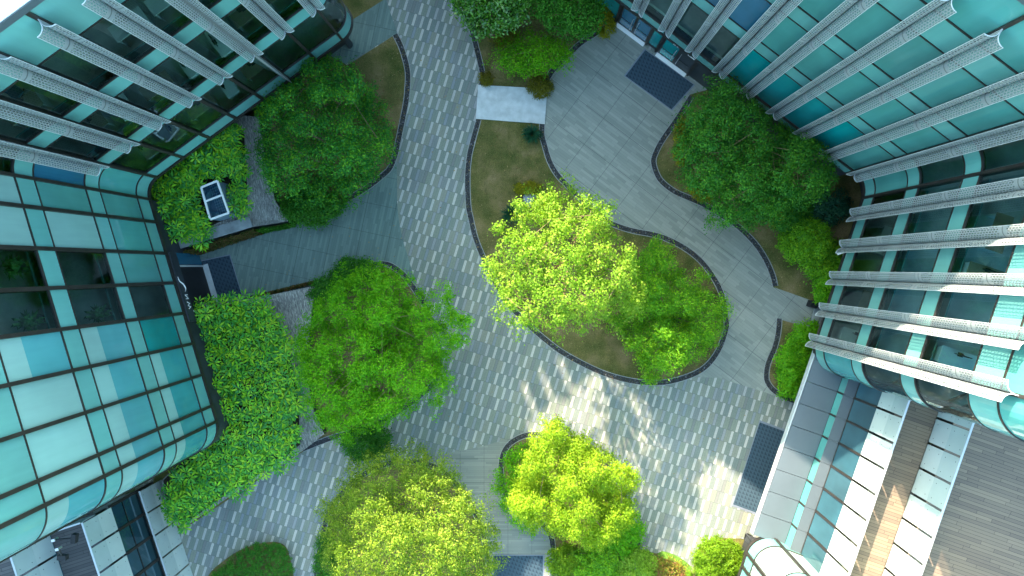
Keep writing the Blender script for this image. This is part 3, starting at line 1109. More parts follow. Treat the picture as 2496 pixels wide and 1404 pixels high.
mb = MB(); mb.band(OR(24.95, SA[0], SA[-1]), 4.45, 5.48, -0.2, 0.0); mb.build('slab_edge', FRAME, SWW)
mb = MB(); mb.band(OR(27.5, SA[0], SA[-1]), 5.56, 6.78, -0.2, 0.0); mb.build('slab_edge', FRAME, SWW)
mb = MB(); mb.prism([X(24.93, SA[0] - 1.2)[:2], X(27.29, SA[0] - 1.2)[:2], X(27.29, SA[-1])[:2], X(24.93, SA[-1])[:2]], 5.48, 5.54); mb.build('lower_deck', DECKW, SWW)
mb = MB(); mb.prism([X(27.34, SA[0] - 0.8)[:2], X(38, SA[0] - 2.0)[:2], X(38, SA[-1])[:2], X(27.34, SA[-1])[:2]], 6.78, 6.83); mb.build('upper_deck', DECKW, SWW)
mb = MB(); mb.prism([X(24.8, SA[0])[:2], X(29, SA[0])[:2], X(29, SA[-1])[:2], X(24.8, SA[-1])[:2]], 1.6, 1.9); mb.build('floor_slab', INWALL, SWW)
mb = MB(); mb.band(OR(28.9, SA[0], SA[-1]), 1.9, 5.45, -0.2, 0.0); mb.build('inner_wall', BLUE, SWW)
for (da, db, z0, z1) in ((24.8, 27.2, 5.58, 6.70), (27.4, 31.0, 6.87, 8.15)):
    pth = [X(da, SA[0] - .02)[:2], X(db, SA[0] - .02)[:2]]
    if normal_at(pth[0], pth[1])[1] < 0: pth = pth[::-1]
    mb = MB(); mb.pane(pth, z0, z1); mb.build('return_pane', FRIT, SWW)
    mb = MB(); mb.band(pth, z1 + .002, z1 + .035, -.05, .03); mb.build('handrail', METALP, SWW)
XW = X

# ------------------------------------------------------------------ office furniture behind the dark glass
def desk(p, ang, z, label, group, pale=True):
    r = thing('office_desk', (p[0], p[1], z), label, 'desk', group)
    ca, sa = math.cos(ang), math.sin(ang)
    def q(x, y, zz): return (p[0] + x * ca - y * sa, p[1] + x * sa + y * ca, z + zz)
    mb = MB(); mb.box(q(0, 0, .72), 1.5, .7, .035, ang); mb.build('top', WHITE if pale else WOOD, r)
    for x in (-.68, .68):
        mb = MB(); mb.box(q(x, 0, 0.0), .05, .6, .72, ang); mb.build('leg', METALP, r)
    mb = MB(); mb.box(q(0, .18, .80), .52, .03, .32, ang); mb.box(q(0, .20, .755), .08, .05, .2, ang); mb.box(q(0, .2, .755), .22, .16, .015, ang); mb.build('screen', BLACK, r)

def chair(p, ang, z, label, group):
    r = thing('office_chair', (p[0], p[1], z), label, 'chair', group)
    ca, sa = math.cos(ang), math.sin(ang)
    def q(x, y, zz): return (p[0] + x * ca - y * sa, p[1] + x * sa + y * ca, z + zz)
    mb = MB(); mb.box(q(0, 0, .44), .48, .46, .07, ang); mb.build('seat', CHB, r)
    mb = MB(); mb.box(q(0, -.22, .56), .44, .06, .50, ang); mb.build('backrest', CHB, r)
    mb = MB(); mb.tube([q(0, 0, .05), q(0, 0, .44)], .03, 6)
    for k in range(5):
        t = k * 1.2566; mb.tube([q(0, 0, .08), q(.28 * math.cos(t), .28 * math.sin(t), .04)], .02, 4)
    mb.build('leg', BLACK, r)

CHB = simple('blue_seat_fabric', (.03, .16, .24), 0.9, 0, 0.2)
POTM = simple('dark_pot', (.05, .055, .06), 0.6)
PLM = simple('indoor_leaf', (.05, .16, .035), 0.5)
def pot_plant(p, z, label):
    r = thing('potted_plant', (p[0], p[1], z), label, 'plant')
    mb = MB(); mb.tube([(p[0], p[1], z), (p[0], p[1], z + .4)], [.17, .24], 12); mb.build('pot', POTM, r)
    mb = MB(); rr = random.Random(int(p[0] * 100))
    for k in range(46):
        t = rr.uniform(0, 6.28); d = Vector((math.cos(t), math.sin(t), 0)); sv = Vector((-d.y, d.x, 0)) * .055
        b = Vector((p[0], p[1], z + .4)); h = rr.uniform(.2, .9); l = rr.uniform(.2, .6)
        m1 = b + d * l * .55 + Vector((0, 0, h)); e = b + d * l + Vector((0, 0, h * .85))
        mb.poly([b, m1 + sv, e, m1 - sv])
    mb.build('foliage', PLM, r)

qnw = qn
tn = (-qnw[1], qnw[0])
def inside_pt(px, din, q):
    w_ = P2(px[0], px[1], ZB)
    return (w_[0] - q[0] * din, w_[1] - q[1] * din)
rr = random.Random(5)
an = math.atan2(tn[1], tn[0])
for z in (4.11, 8.33, 12.59):
    for k in range(0, 7):
        c = lerp2 = ((nw[k][0] + nw[min(k + 1, 7)][0]) / 2, (nw[k][1] + nw[min(k + 1, 7)][1]) / 2)
        if rr.random() < .75:
            desk(inside_pt(c, rr.uniform(1.0, 1.3), qnw), an + (0 if rr.random() < .6 else math.pi / 2) , z, 'desk with a dark screen behind the window glass of the upper left facade', 'desks behind the upper left windows', rr.random() < .5)
            chair(inside_pt(c, rr.uniform(1.9, 2.1), qnw), an + rr.uniform(-.5, .5) + math.pi, z, 'blue office chair behind the window glass of the upper left facade', 'chairs behind the upper left windows')
ae = math.atan2(qe[0], -qe[1])
for z in (4.11, 8.33, 12.59):
    for k in range(4):
        c = e_at((ey[k] + ey[k + 1]) / 2)
        if rr.random() < .6:
            desk(inside_pt(c, rr.uniform(1.2, 1.5), qe), ae + (0 if rr.random() < .5 else math.pi / 2), z, 'desk with a dark screen behind the window glass of the right facade', 'desks behind the right windows', rr.random() < .6)
qw = wq
for (y, z, lab) in ((640, 12.59, 'leafy potted plant behind the upper left dark window of the west facade'), (735, 8.33, 'round potted plant behind the lower dark window of the west facade'), (735, 12.59, 'potted plant in the corner of the upper dark window nearest the bottom')):
    pot_plant(inside_pt(w_at(y), 0.9, qw), z, lab)
# ------------------------------------------------------------------ ground
def sheet_obj(name, px, z, mat, kind='structure', world=False):
    mb = MB()
    mb.sheet(px if world else [P2(u, v, 0) for u, v in px], z)
    o = mb.build(name, mat)
    return tag(o, kind=kind)


GRND = simple('outer_ground', (.10, .13, .06), 0.95, 0, 0.1, 0.4, 0.3)
sheet_obj('ground', [(-400, -400), (400, -400), (400, 400), (-400, 400)], -0.02, GRND, world=True)
sheet_obj('plaza_paving', [(330, -260), (2100, -260), (2080, 2500), (200, 2500), (330, 1500)], 0.0, MOSAIC)

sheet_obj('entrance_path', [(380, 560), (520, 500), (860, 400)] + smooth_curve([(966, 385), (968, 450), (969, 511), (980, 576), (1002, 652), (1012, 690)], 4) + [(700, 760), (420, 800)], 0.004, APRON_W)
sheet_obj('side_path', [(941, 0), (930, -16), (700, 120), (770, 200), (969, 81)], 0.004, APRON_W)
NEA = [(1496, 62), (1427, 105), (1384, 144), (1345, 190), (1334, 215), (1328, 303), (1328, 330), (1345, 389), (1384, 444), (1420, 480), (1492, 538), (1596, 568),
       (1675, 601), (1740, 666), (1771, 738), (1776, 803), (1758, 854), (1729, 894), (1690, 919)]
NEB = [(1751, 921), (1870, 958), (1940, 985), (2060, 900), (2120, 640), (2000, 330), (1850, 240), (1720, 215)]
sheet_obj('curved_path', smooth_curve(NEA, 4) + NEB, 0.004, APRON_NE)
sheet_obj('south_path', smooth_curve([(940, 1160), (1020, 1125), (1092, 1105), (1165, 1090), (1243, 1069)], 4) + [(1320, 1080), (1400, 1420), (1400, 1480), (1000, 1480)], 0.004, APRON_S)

EDGE_W = 13.0


def curve_in(pts, d):
    return offset(pts, d)


def edging(px, side=1, w=EDGE_W, name='pebble_edging'):
    """black pebble gutter between two steel strips along a bed outline; side=1: bed lies to the right (image) of travel"""
    wpth = [P2(u, v, 0) for u, v in px]
    wm = w * CAMH / FPX
    a = wpth
    b = offset(wpth, wm * side)
    mb = MB()
    for i in range(len(a) - 1):
        q = [(a[i][0], a[i][1], 0.016), (b[i][0], b[i][1], 0.016), (b[i + 1][0], b[i + 1][1], 0.016), (a[i + 1][0], a[i + 1][1], 0.016)]
        if side > 0: q = q[::-1]
        mb.poly(q)
    o = mb.build(name, PEB); tag(o, kind='structure')
    mb = MB()
    mb.band(wpth, 0.0, 0.035, -0.018, 0.018)
    mb.band(b, 0.0, 0.05, -0.018, 0.018)
    o = mb.build('steel_kerb', STEEL); tag(o, kind='structure')


# bed north-west
cA = smooth_curve([(969, 81), (984, 112), (996, 151), (1001, 180), (1000, 216), (996, 252), (987, 299), (977, 346), (969, 382), (955, 415), (933, 436), (901, 461), (858, 487), (822, 506), (790, 522), (720, 548)], 5)
sheet_obj('planting_bed', cA + [(600, 560), (420, 600), (330, 480), (500, 300), (760, 110), (847, 159)], 0.008, SOIL)
edging(cA, 1)
sheet_obj('planting_bed', [(947, -8), (847, 56), (760, 60), (760, -120), (900, -120)], 0.008, SOIL)
# bed top centre
cD1 = smooth_curve([(1105, -60), (1120, 0), (1132, 40), (1143, 72), (1155, 119), (1164, 155), (1170, 187), (1167, 208)], 5)
cD2 = smooth_curve([(1334, 217), (1341, 195), (1355, 173), (1384, 144), (1427, 105), (1496, 64)], 5)
sheet_obj('planting_bed', cD1 + cD2 + [(1500, 40), (1420, -60)], 0.008, SOIL)
edging(cD1, -1); edging(cD2, -1)
# central island
cE1 = smooth_curve([(1160, 290), (1146, 343), (1137, 382), (1133, 433), (1135, 500), (1141, 533), (1151, 576), (1164, 612), (1182, 652), (1204, 695), (1229, 738), (1265, 778), (1294, 806), (1324, 832), (1362, 861), (1413, 890), (1467, 915), (1521, 931), (1575, 939), (1629, 937),
                    (1690, 919), (1729, 894), (1758, 854), (1776, 803), (1776, 775), (1771, 738), (1760, 702), (1740, 666), (1711, 630), (1675, 601), (1632, 578), (1596, 566), (1540, 555), (1492, 538), (1455, 510), (1420, 480), (1384, 444), (1362, 420), (1345, 389), (1334, 353), (1328, 330), (1328, 303)], 5)
sheet_obj('planting_bed', cE1, 0.008, SOIL)
edging(cE1, -1)
# bed east
cF = smooth_curve([(1680, 231), (1644, 288), (1611, 335), (1593, 368), (1586, 393), (1593, 422), (1608, 447), (1640, 472), (1680, 490), (1719, 508), (1780, 546), (1812, 573), (1841, 605), (1863, 641), (1877, 674), (1883, 699)], 5)
sheet_obj('planting_bed', cF + [(1985, 735), (2060, 760), (2150, 520), (2060, 300), (1860, 180), (1712, 222)], 0.010, SOIL)
edging(cF, -1)
cG = smooth_curve([(1893, 776), (1890, 811), (1881, 847), (1866, 883), (1861, 915), (1866, 937), (1884, 958), (1913, 975), (1945, 987)], 5)
sheet_obj('planting_bed', cG + [(2010, 900), (2010, 800), (1960, 796)], 0.010, SOIL)
edging(cG, -1)
# bed south-west
cC = smooth_curve([(762, 706), (820, 680), (870, 655), (908, 639), (933, 636), (955, 641), (977, 655), (995, 673), (1035, 730), (1065, 800), (1078, 870), (1067, 930), (1016, 979), (950, 1022), (880, 1053), (811, 1073), (739, 1101)], 5)
sheet_obj('planting_bed', cC + [(690, 1130), (440, 1295), (370, 1230), (400, 800), (640, 722)], 0.008, SOIL)
edging(cC, 1)
# beds south
cH1 = smooth_curve([(1560, 1420), (1561, 1331), (1550, 1280), (1538, 1244), (1510, 1160), (1450, 1090), (1370, 1056), (1305, 1052), (1272, 1057), (1240, 1075), (1222, 1100), (1215, 1129), (1215, 1156), (1224, 1200), (1252, 1240), (1300, 1268), (1330, 1298), (1341, 1331), (1344, 1420)], 5)
sheet_obj('planting_bed', cH1, 0.008, SOIL)
edging(cH1, -1)
sheet_obj('planting_bed', [(1556, 1337), (1600, 1349), (1611, 1345), (1640, 1350), (1683, 1381), (1690, 1450), (1556, 1450)], 0.012, SOIL)
sheet_obj('planting_bed', smooth_curve([(1690, 1385), (1700, 1340), (1735, 1314), (1780, 1312), (1825, 1325), (1815, 1420), (1700, 1440)], 4), 0.010, SOIL)
cI = smooth_curve([(500, 1450), (507, 1404), (541, 1370), (591, 1338), (649, 1322), (685, 1324), (703, 1345), (716, 1404), (718, 1450)], 5)
sheet_obj('planting_bed', cI, 0.008, SOIL)
cJ = smooth_curve([(768, 1480), (765, 1404), (775, 1330), (800, 1240), (870, 1160), (960, 1120), (1060, 1130), (1130, 1190), (1170, 1260), (1190, 1330), (1200, 1400), (1200, 1480)], 5)
sheet_obj('planting_bed', cJ, 0.008, SOIL)
edging(cJ, 1)

# lawn strip at the bottom right
GRASSM = simple('mown_turf', (.10, .20, .03), 0.95, 0, 0.1, 0.45, 9.0)
sheet_obj('lawn_strip', smooth_curve([(1603, 1350), (1613, 1343), (1640, 1350), (1668, 1366), (1686, 1384), (1676, 1387), (1650, 1372), (1622, 1362), (1604, 1360)], 3), 0.03, GRASSM)

# bridge slab
br = [P2(1166, 208), P2(1334, 217), P2(1328, 303), P2(1160, 290)]
mb = MB(); mb.prism(br, 0.0, 0.10); o = mb.build('footbridge_slab', CONC); tag(o, kind='structure')

# door mats
DM = simple('mat_rim', (.16, .19, .24), 0.5, 0.1, 0.4, 0.1, 2.0)


def door_mat(px, label):
    pts = [P2(u, v, 0) for u, v in px]
    c = (sum(p[0] for p in pts) / 4, sum(p[1] for p in pts) / 4)
    root = thing('door_mat', (c[0], c[1], 0.0), label, 'door mat', 'black entrance mats')
    mb = MB(); mb.prism([(c[0] + (p[0] - c[0]) * 0.955, c[1] + (p[1] - c[1]) * 0.955) for p in pts], 0.002, 0.030); mb.build('tread', MATM, root)
    a = sum(pts[i][0] * pts[(i + 1) % 4][1] - pts[(i + 1) % 4][0] * pts[i][1] for i in range(4))
    pp = pts if a < 0 else pts[::-1]
    mb = MB()
    for i in range(4):
        p, q = pp[i], pp[(i + 1) % 4]
        p2_, q2_ = [(c[0] + (k[0] - c[0]) * 0.956, c[1] + (k[1] - c[1]) * 0.956) for k in (p, q)]
        mb.prism([p, q, q2_, p2_], 0.001, 0.022)
    mb.build('rim', DM, root)


door_mat([(1571, 119), (1694, 207), (1638, 270), (1521, 185)], 'dark blue ribbed mat in front of the glass double doors, partly shading the grey apron')
door_mat([(480, 637), (561, 620), (592, 722), (512, 748)], 'dark blue mat outside the black doorway under the white sign')
door_mat([(1852, 1024), (1919, 1049), (1845, 1255), (1784, 1233)], 'long dark mat beside the grey metal ledge of the low wing')
door_mat([(1200, 1352), (1326, 1352), (1326, 1450), (1200, 1450)], 'dark mat at the end of the path beneath the yellow tree')

# raised planters with sloping stone tops
def planter(name, label, tops, mat=LEDGER, z0=0.0):
    pts = []; zs = []
    for (u, v, z) in tops:
        pts.append(P2(u, v, z)); zs.append(z)
    c = (sum(p[0] for p in pts) / len(pts), sum(p[1] for p in pts) / len(pts))
    root = thing(name, (c[0], c[1], 0), label, 'planter')
    mb = MB(); mb.prism(pts, z0, zs, 1, 0); mb.build('stone_bed', [mat, DARKWALL], root)
    return root


PN = planter('raised_planter', 'raised slate planter around the white framed skylight', [(418, 612, 1.9), (616, 553, 1.3), (706, 539, 0.75), (672, 492, .8), (648, 400, .9), (632, 285, 1.0), (577, 280, 1.2), (440, 380, 1.9), (370, 440, 1.9), (378, 520, 1.9)])
mb = MB()
def cop(mb, a, b, w, z_a, z_b, th=0.06):
    pa, pb = P(a[0], a[1], z_a), P(b[0], b[1], z_b)
    d = (pb - pa); d.z = 0; d.normalize(); nrm = Vector((-d.y, d.x, 0)) * w
    t = Vector((0, 0, th))
    q = [pa, pb, pb + nrm, pa + nrm]
    lo = len(mb.v)
    mb.v += [tuple(x) for x in q] + [tuple(x + t) for x in q]
    for f in ((3, 2, 1, 0), (4, 5, 6, 7), (0, 1, 5, 4), (1, 2, 6, 5), (2, 3, 7, 6), (3, 0, 4, 7)):
        mb.f.append(tuple(lo + i for i in f)); mb.m.append(0)
cop(mb, (422, 612), (520, 582), 0.62, 1.92, 1.62); cop(mb, (521, 581.7), (617, 553), 0.62, 1.62, 1.34)
mb.build('coping_stone', SLABST, PN)
PS = planter('raised_planter', 'raised slate planter under the large green shrubs south of the entrance path', [(640, 722, 1.2), (655, 720, 1.1), (770, 696, .75), (760, 760, .75), (745, 900, .7), (765, 1000, .6), (790, 1058, .55), (742, 1096, .6), (690, 1128, .6), (560, 1210, .6), (442, 1290, .6), (405, 1250, .6), (395, 1170, 1.0), (510, 1060, 1.5), (480, 900, 1.6), (448, 745, 1.6)])
mb = MB(); cop(mb, (636, 722), (655, 717), -0.9, 1.23, 1.13); mb.build('coping_stone', SLABST, PS)

def mulch(root, tops):
    mb = MB(); mb.prism([P2(u, v, z) for u, v, z in tops], .3, [z + .09 for u, v, z in tops]); mb.build('soil', MULCH, root)
mulch(PN, [(380, 520, 1.9), (372, 440, 1.9), (440, 384, 1.9), (577, 300, 1.3), (596, 330, 1.15), (602, 500, 1.15), (556, 532, 1.4), (430, 588, 1.9)])
mulch(PS, [(455, 750, 1.6), (636, 736, 1.22), (690, 800, .98), (728, 960, .76), (732, 1083, .64), (690, 1120, .62), (560, 1200, .62), (445, 1280, .62), (410, 1245, .62), (400, 1170, 1.02), (512, 1058, 1.52), (482, 900, 1.6)])
# skylight box
sk = [(491, 457), (530, 441), (558, 519), (513, 535)]
zt = 2.75
base = [P(u, v, zt) for u, v in sk]
cc = sum(base, Vector()) / 4
SKY = thing('skylight_box', (cc.x, cc.y, 1.2), 'white framed two-pane skylight box among the palmate shrubs', 'skylight')
mb = MB(); mb.prism([p.xy for p in base], 1.2, zt - 0.05); mb.build('upstand', simple('blue_grey_render', (.12, .19, .25), 0.6), SKY)
def lerp(a, b, t): return a + (b - a) * t
mb = MB()
def bar(mb, p, q, w, z0, z1):
    d = (q - p); d.z = 0; d.normalize(); nn = Vector((-d.y, d.x, 0)) * w / 2
    mb.prism([(p + nn).xy, (q + nn).xy, (q - nn).xy, (p - nn).xy], z0, z1)
for i in range(4):
    bar(mb, base[i], base[(i + 1) % 4], 0.10, zt - 0.03, zt + 0.05 + 0.002 * i)
bar(mb, lerp(base[0], base[3], .44), lerp(base[1], base[2], .44), 0.09, zt - 0.03, zt + 0.06)
mb.build('frame', WHITE, SKY)
SKG = M_clear('skylight_glass', (.30, .50, .60), 1.5, 0.03)
mb = MB()
for (a, b) in ((0.03, 0.42), (0.46, 0.97)):
    q = [lerp(base[0], base[3], a), lerp(base[1], base[2], a), lerp(base[1], base[2], b), lerp(base[0], base[3], b)]
    mb = MB(); mb.poly([tuple(x) for x in q][::-1]); mb.build('pane', SKG, SKY)
mb = MB()
for k in range(1, 6):
    t = 0.35 + 0.12 * k
    a, b = lerp(base[0], base[1], t), lerp(base[3], base[2], t)
    a, b = lerp(a, b, .04), lerp(a, b, .96)
    mb.tube([(a.x, a.y, zt - .02), (b.x, b.y, zt - .02)], 0.012, 4)
for k in range(1, 12):
    t = 0.08 * k
    a, b = lerp(base[0], base[3], t), lerp(base[1], base[2], t)
    a = lerp(a, b, 0.45)
    mb.tube([(a.x, a.y, zt - .022), (b.x, b.y, zt - .022)], 0.012, 4)
mb.build('wire_mesh', METALP, SKY)

# stone step and bins by the east building
mb = MB()
sp = [P2(1987, 742), P2(2004, 747), P2(1986, 802), P2(1969, 797)]
mb.prism(sp, 0.0, 0.14)
mb.prism([P2(2005.5, 747), P2(2040, 757), P2(2024, 812), P2(1987.5, 802)], 0.0, 0.28)
o = mb.build('stone_step', SLABST); tag(o, kind='structure')
BN = P(1974, 741); BN2 = P(1988, 744)
LB = thing('litter_bin', (BN.x, BN.y, 0), 'open black box bin at the end of the side path', 'bin')
mb = MB()
r = H(-22)
mb.box((BN.x, BN.y, 0.005), .36, .36, .05, r)
for dx, dy, sx, sy in ((-.17, 0, .03, .36), (.17, 0, .03, .36), (0, -.17, .31, .03), (0, .17, .31, .03)):
    mb.box((BN.x + dx * math.cos(r) - dy * math.sin(r), BN.y + dx * math.sin(r) + dy * math.cos(r), 0.05), sx, sy, .62, r)
mb.build('bin_body', BLACK, LB)
mb = MB(); mb.box((BN.x, BN.y, 0.40), .30, .30, .02, r); mb.build('liner', DARKWALL, LB)
LB2 = thing('ashtray_bin', (BN2.x, BN2.y, 0), 'small black ash bin with a white square ring beside the step', 'bin')
mb = MB(); mb.box((BN2.x, BN2.y, 0.005), .26, .26, .70, r); mb.build('bin_body', BLACK, LB2)
mb = MB()
for dx, dy, sx, sy in ((-.065, 0, .02, .15), (.065, 0, .02, .15), (0, -.065, .11, .02), (0, .065, .11, .02)):
    mb.box((BN2.x - .03 + dx * math.cos(r) - dy * math.sin(r), BN2.y + dx * math.sin(r) + dy * math.cos(r), 0.705), sx, sy, .02, r)
mb.build('ash_ring', WHITE, LB2)

# security camera on the east ground floor wall
cp = P(2050, 616, 3.3)
CM = thing('security_camera', (cp.x, cp.y, 3.3), 'small white security camera on the wall above the shrubs', 'camera')
mb = MB(); mb.tube([(cp.x + .35, cp.y - .1, 3.35), (cp.x, cp.y, 3.35)], .025, 6); mb.build('arm', WHITE, CM)
mb = MB(); mb.box((cp.x - .05, cp.y, 3.28), .34, .13, .12, H(25)); mb.build('housing', WHITE, CM)

# floodlights on the west deck
for (u, v, u2, v2, z, lab) in ((134, 1315, 182, 1312, 8.1, 'black floodlight on a long arm clipped to the shaded balustrade'), (143, 1337, 153, 1358, 8.1, 'black wedge floodlight hanging below the one on the long arm')):
    p, q = P(u, v, z), P(u2, v2, z - 0.3)
    FL = thing('floodlight', (p.x, p.y, p.z), lab, 'floodlight', 'floodlights on the west balustrade')
    mb = MB(); mb.tube([(p.x, p.y, p.z - .18), (p.x, p.y, p.z + .12)], .05, 8); mb.box((p.x, p.y, p.z + .08), .16, .12, .06, .3); mb.build('clamp', METAL, FL)
    d = math.atan2(q.y - p.y, q.x - p.x)
    mb = MB(); mb.tube([(p.x, p.y, p.z + .05), tuple(lerp(p, q, .6)), tuple(q)], .045, 6); mb.build('arm', BLACK, FL)
    mb = MB(); mb.box((q.x, q.y, q.z - .12), .22, .42 if z else .3, .24, d); mb.build('lamp_head', BLACK, FL)

# rocks
def rock(u, v, r, h, label, seed):
    rnd = random.Random(seed)
    c = P(u, v, 0)
    import bmesh
    bm = bmesh.new(); bmesh.ops.create_icosphere(bm, subdivisions=3, radius=1)
    from mathutils import noise as nz
    for vt in bm.verts:
        d = 1 + 0.35 * nz.noise(vt.co * 1.3 + Vector((seed, 0, 0))) + 0.12 * nz.noise(vt.co * 4)
        vt.co = Vector((vt.co.x * r * d, vt.co.y * r * 0.8 * d, max(-0.1, vt.co.z) * h * d))
    me = bpy.data.meshes.new('boulder'); bm.to_mesh(me); bm.free()
    me.materials.append(ROCK)
    o = bpy.data.objects.new('boulder', me); COL.objects.link(o); o.location = (c.x, c.y, 0.0)
    tag(o, label, 'rock')
rock(1295, 489, .50, .75, 'blue grey boulder half hidden under the bright tree', 3)
# ------------------------------------------------------------------ plants
RNG = np.random.default_rng(11)


def mesh_np(name, verts, nper, mat, parent=None, loc=None, faces=None):
    """verts (N*nper,3); each island one polygon (or the face pattern given)"""
    me = bpy.data.meshes.new(name)
    off = OFF[parent.name] if parent is not None else Vector(loc or (0, 0, 0))
    v = np.asarray(verts, dtype=np.float32) - np.array(off, dtype=np.float32)
    N = len(v) // nper
    pat = faces or [tuple(range(nper))]
    me.vertices.add(len(v)); me.vertices.foreach_set('co', v.ravel())
    lp = np.concatenate([np.array(f) for f in pat]); cnt = [len(f) for f in pat]
    idx = (np.arange(N)[:, None] * nper + lp[None, :]).ravel().astype(np.int32)
    me.loops.add(len(idx)); me.loops.foreach_set('vertex_index', idx)
    starts = np.concatenate([[0], np.cumsum(cnt)[:-1]])
    ls = (np.arange(N)[:, None] * len(lp) + starts[None, :]).ravel().astype(np.int32)
    me.polygons.add(len(ls)); me.polygons.foreach_set('loop_start', ls)
    me.materials.append(mat)
    me.update(calc_edges=True); me.validate()
    o = bpy.data.objects.new(name, me); COL.objects.link(o)
    if parent is not None:
        o.parent = parent
    else:
        o.location = off
    OFF[o.name] = off
    return o


def norm(a):
    return a / np.maximum(np.linalg.norm(a, axis=1, keepdims=True), 1e-9)


def leaves(c, nrm, L, Wd, jitter=0.25, fold=0.18, droop=0.15):
    """kite leaves at centres c with normals nrm -> (N*4,3)"""
    n = len(c)
    r = norm(RNG.normal(size=(n, 3)))
    t = norm(np.cross(nrm, r)); s = np.cross(nrm, t)
    l = L * (1 + jitter * RNG.normal(size=(n, 1))).clip(.4, 1.8); w = Wd * (1 + jitter * RNG.normal(size=(n, 1))).clip(.4, 1.8)
    a = c - t * l * 0.5
    b = c + s * w * 0.5 + nrm * w * fold - t * l * .05
    d = c + t * l * 0.5 - nrm * l * droop
    e = c - s * w * 0.5 + nrm * w * fold - t * l * .05
    return np.stack([a, b, d, e], 1).reshape(-1, 3)


def wob(n, amp=0.06, k=5):
    ph = RNG.uniform(0, 6.28, k)
    th = np.linspace(0, 2 * math.pi, n, endpoint=False)
    return 1 + sum(amp / (i + 1) ** .6 * np.sin((i + 2) * th + ph[i]) for i in range(k))


def ell(u, v, a, b=None, rot=0.0, n=22, amp=0.07):
    b = b or a
    w = wob(n, amp)
    out = []
    for i in range(n):
        th = 2 * math.pi * i / n
        x, y = a * math.cos(th) * w[i], b * math.sin(th) * w[i]
        out.append((u + x * math.cos(rot) - y * math.sin(rot), v + x * math.sin(rot) + y * math.cos(rot)))
    return out


def sample_crown(outline, zb, zt, n, lobes, ragged=0.06, sink=0.25, power=0.5, lobe_amp=0.4):
    """clump centres over the upper shell of a crown whose plan outline is given in survey pixels"""
    o = np.array(outline); cu, cv = o.mean(0)
    ang = np.arctan2(o[:, 1] - cv, o[:, 0] - cu); rad = np.hypot(o[:, 0] - cu, o[:, 1] - cv)
    k = np.argsort(ang); ang, rad = ang[k], rad[k]
    ang = np.concatenate([ang - 2 * math.pi, ang, ang + 2 * math.pi]); rad = np.tile(rad, 3)
    th = RNG.uniform(-math.pi, math.pi, n * 3)
    R = np.interp(th, ang, rad)
    # uniform over the outline's area
    keep = RNG.uniform(0, 1, n * 3) < (R / R.max()) ** 2
    th, R = th[keep][:n], R[keep][:n]
    t = np.sqrt(RNG.uniform(0, 1, len(th)))
    t = t * (1 + ragged * RNG.normal(size=len(th)))
    u, v = cu + R * t * np.cos(th), cv + R * t * np.sin(th)
    lo = np.array(lobes)
    d = np.hypot(u[:, None] - lo[None, :, 0], v[:, None] - lo[None, :, 1]) / lo[None, :, 2]
    lob = np.sqrt(np.clip(1 - d ** 2, 0, 1)) * lo[None, :, 3]
    lob = lob.max(1)
    dome = np.clip(1 - t ** 2, 0, 1) ** power
    z = zb + (zt - zb) * ((1 - lobe_amp) * dome + lobe_amp * lob)
    z -= np.abs(RNG.normal(size=len(z))) * sink * (zt - zb) * 0.5
    k = (CAMH - z) / FPX
    return np.stack([(u - NU) * k, (NV - v) * k, z], 1), t


def auto_lobes(outline, n, r):
    o = np.array(outline); lo = []
    mn, mx = o.min(0), o.max(0)
    tries = 0
    while len(lo) < n and tries < 4000:
        tries += 1
        p = RNG.uniform(mn, mx)
        if inside(p[0], p[1], outline) and all(math.hypot(p[0] - q[0], p[1] - q[1]) > r * 0.75 for q in lo):
            lo.append((p[0], p[1], r * RNG.uniform(.8, 1.25), RNG.uniform(.6, 1.0)))
    return lo


def clumps(cent, per, spread, L, Wd, up=0.8, flat=0.6, fold=0.18, droop=0.15):
    n = len(cent) * per
    off = RNG.normal(size=(n, 3)) * np.array([spread, spread, spread * flat])
    c = np.repeat(cent, per, 0) + off
    nr = norm(norm(off) * 0.85 + np.array([0, 0, up]) + RNG.normal(size=(n, 3)) * 0.33)
    return leaves(c, nr, L, Wd, fold=fold, droop=droop)


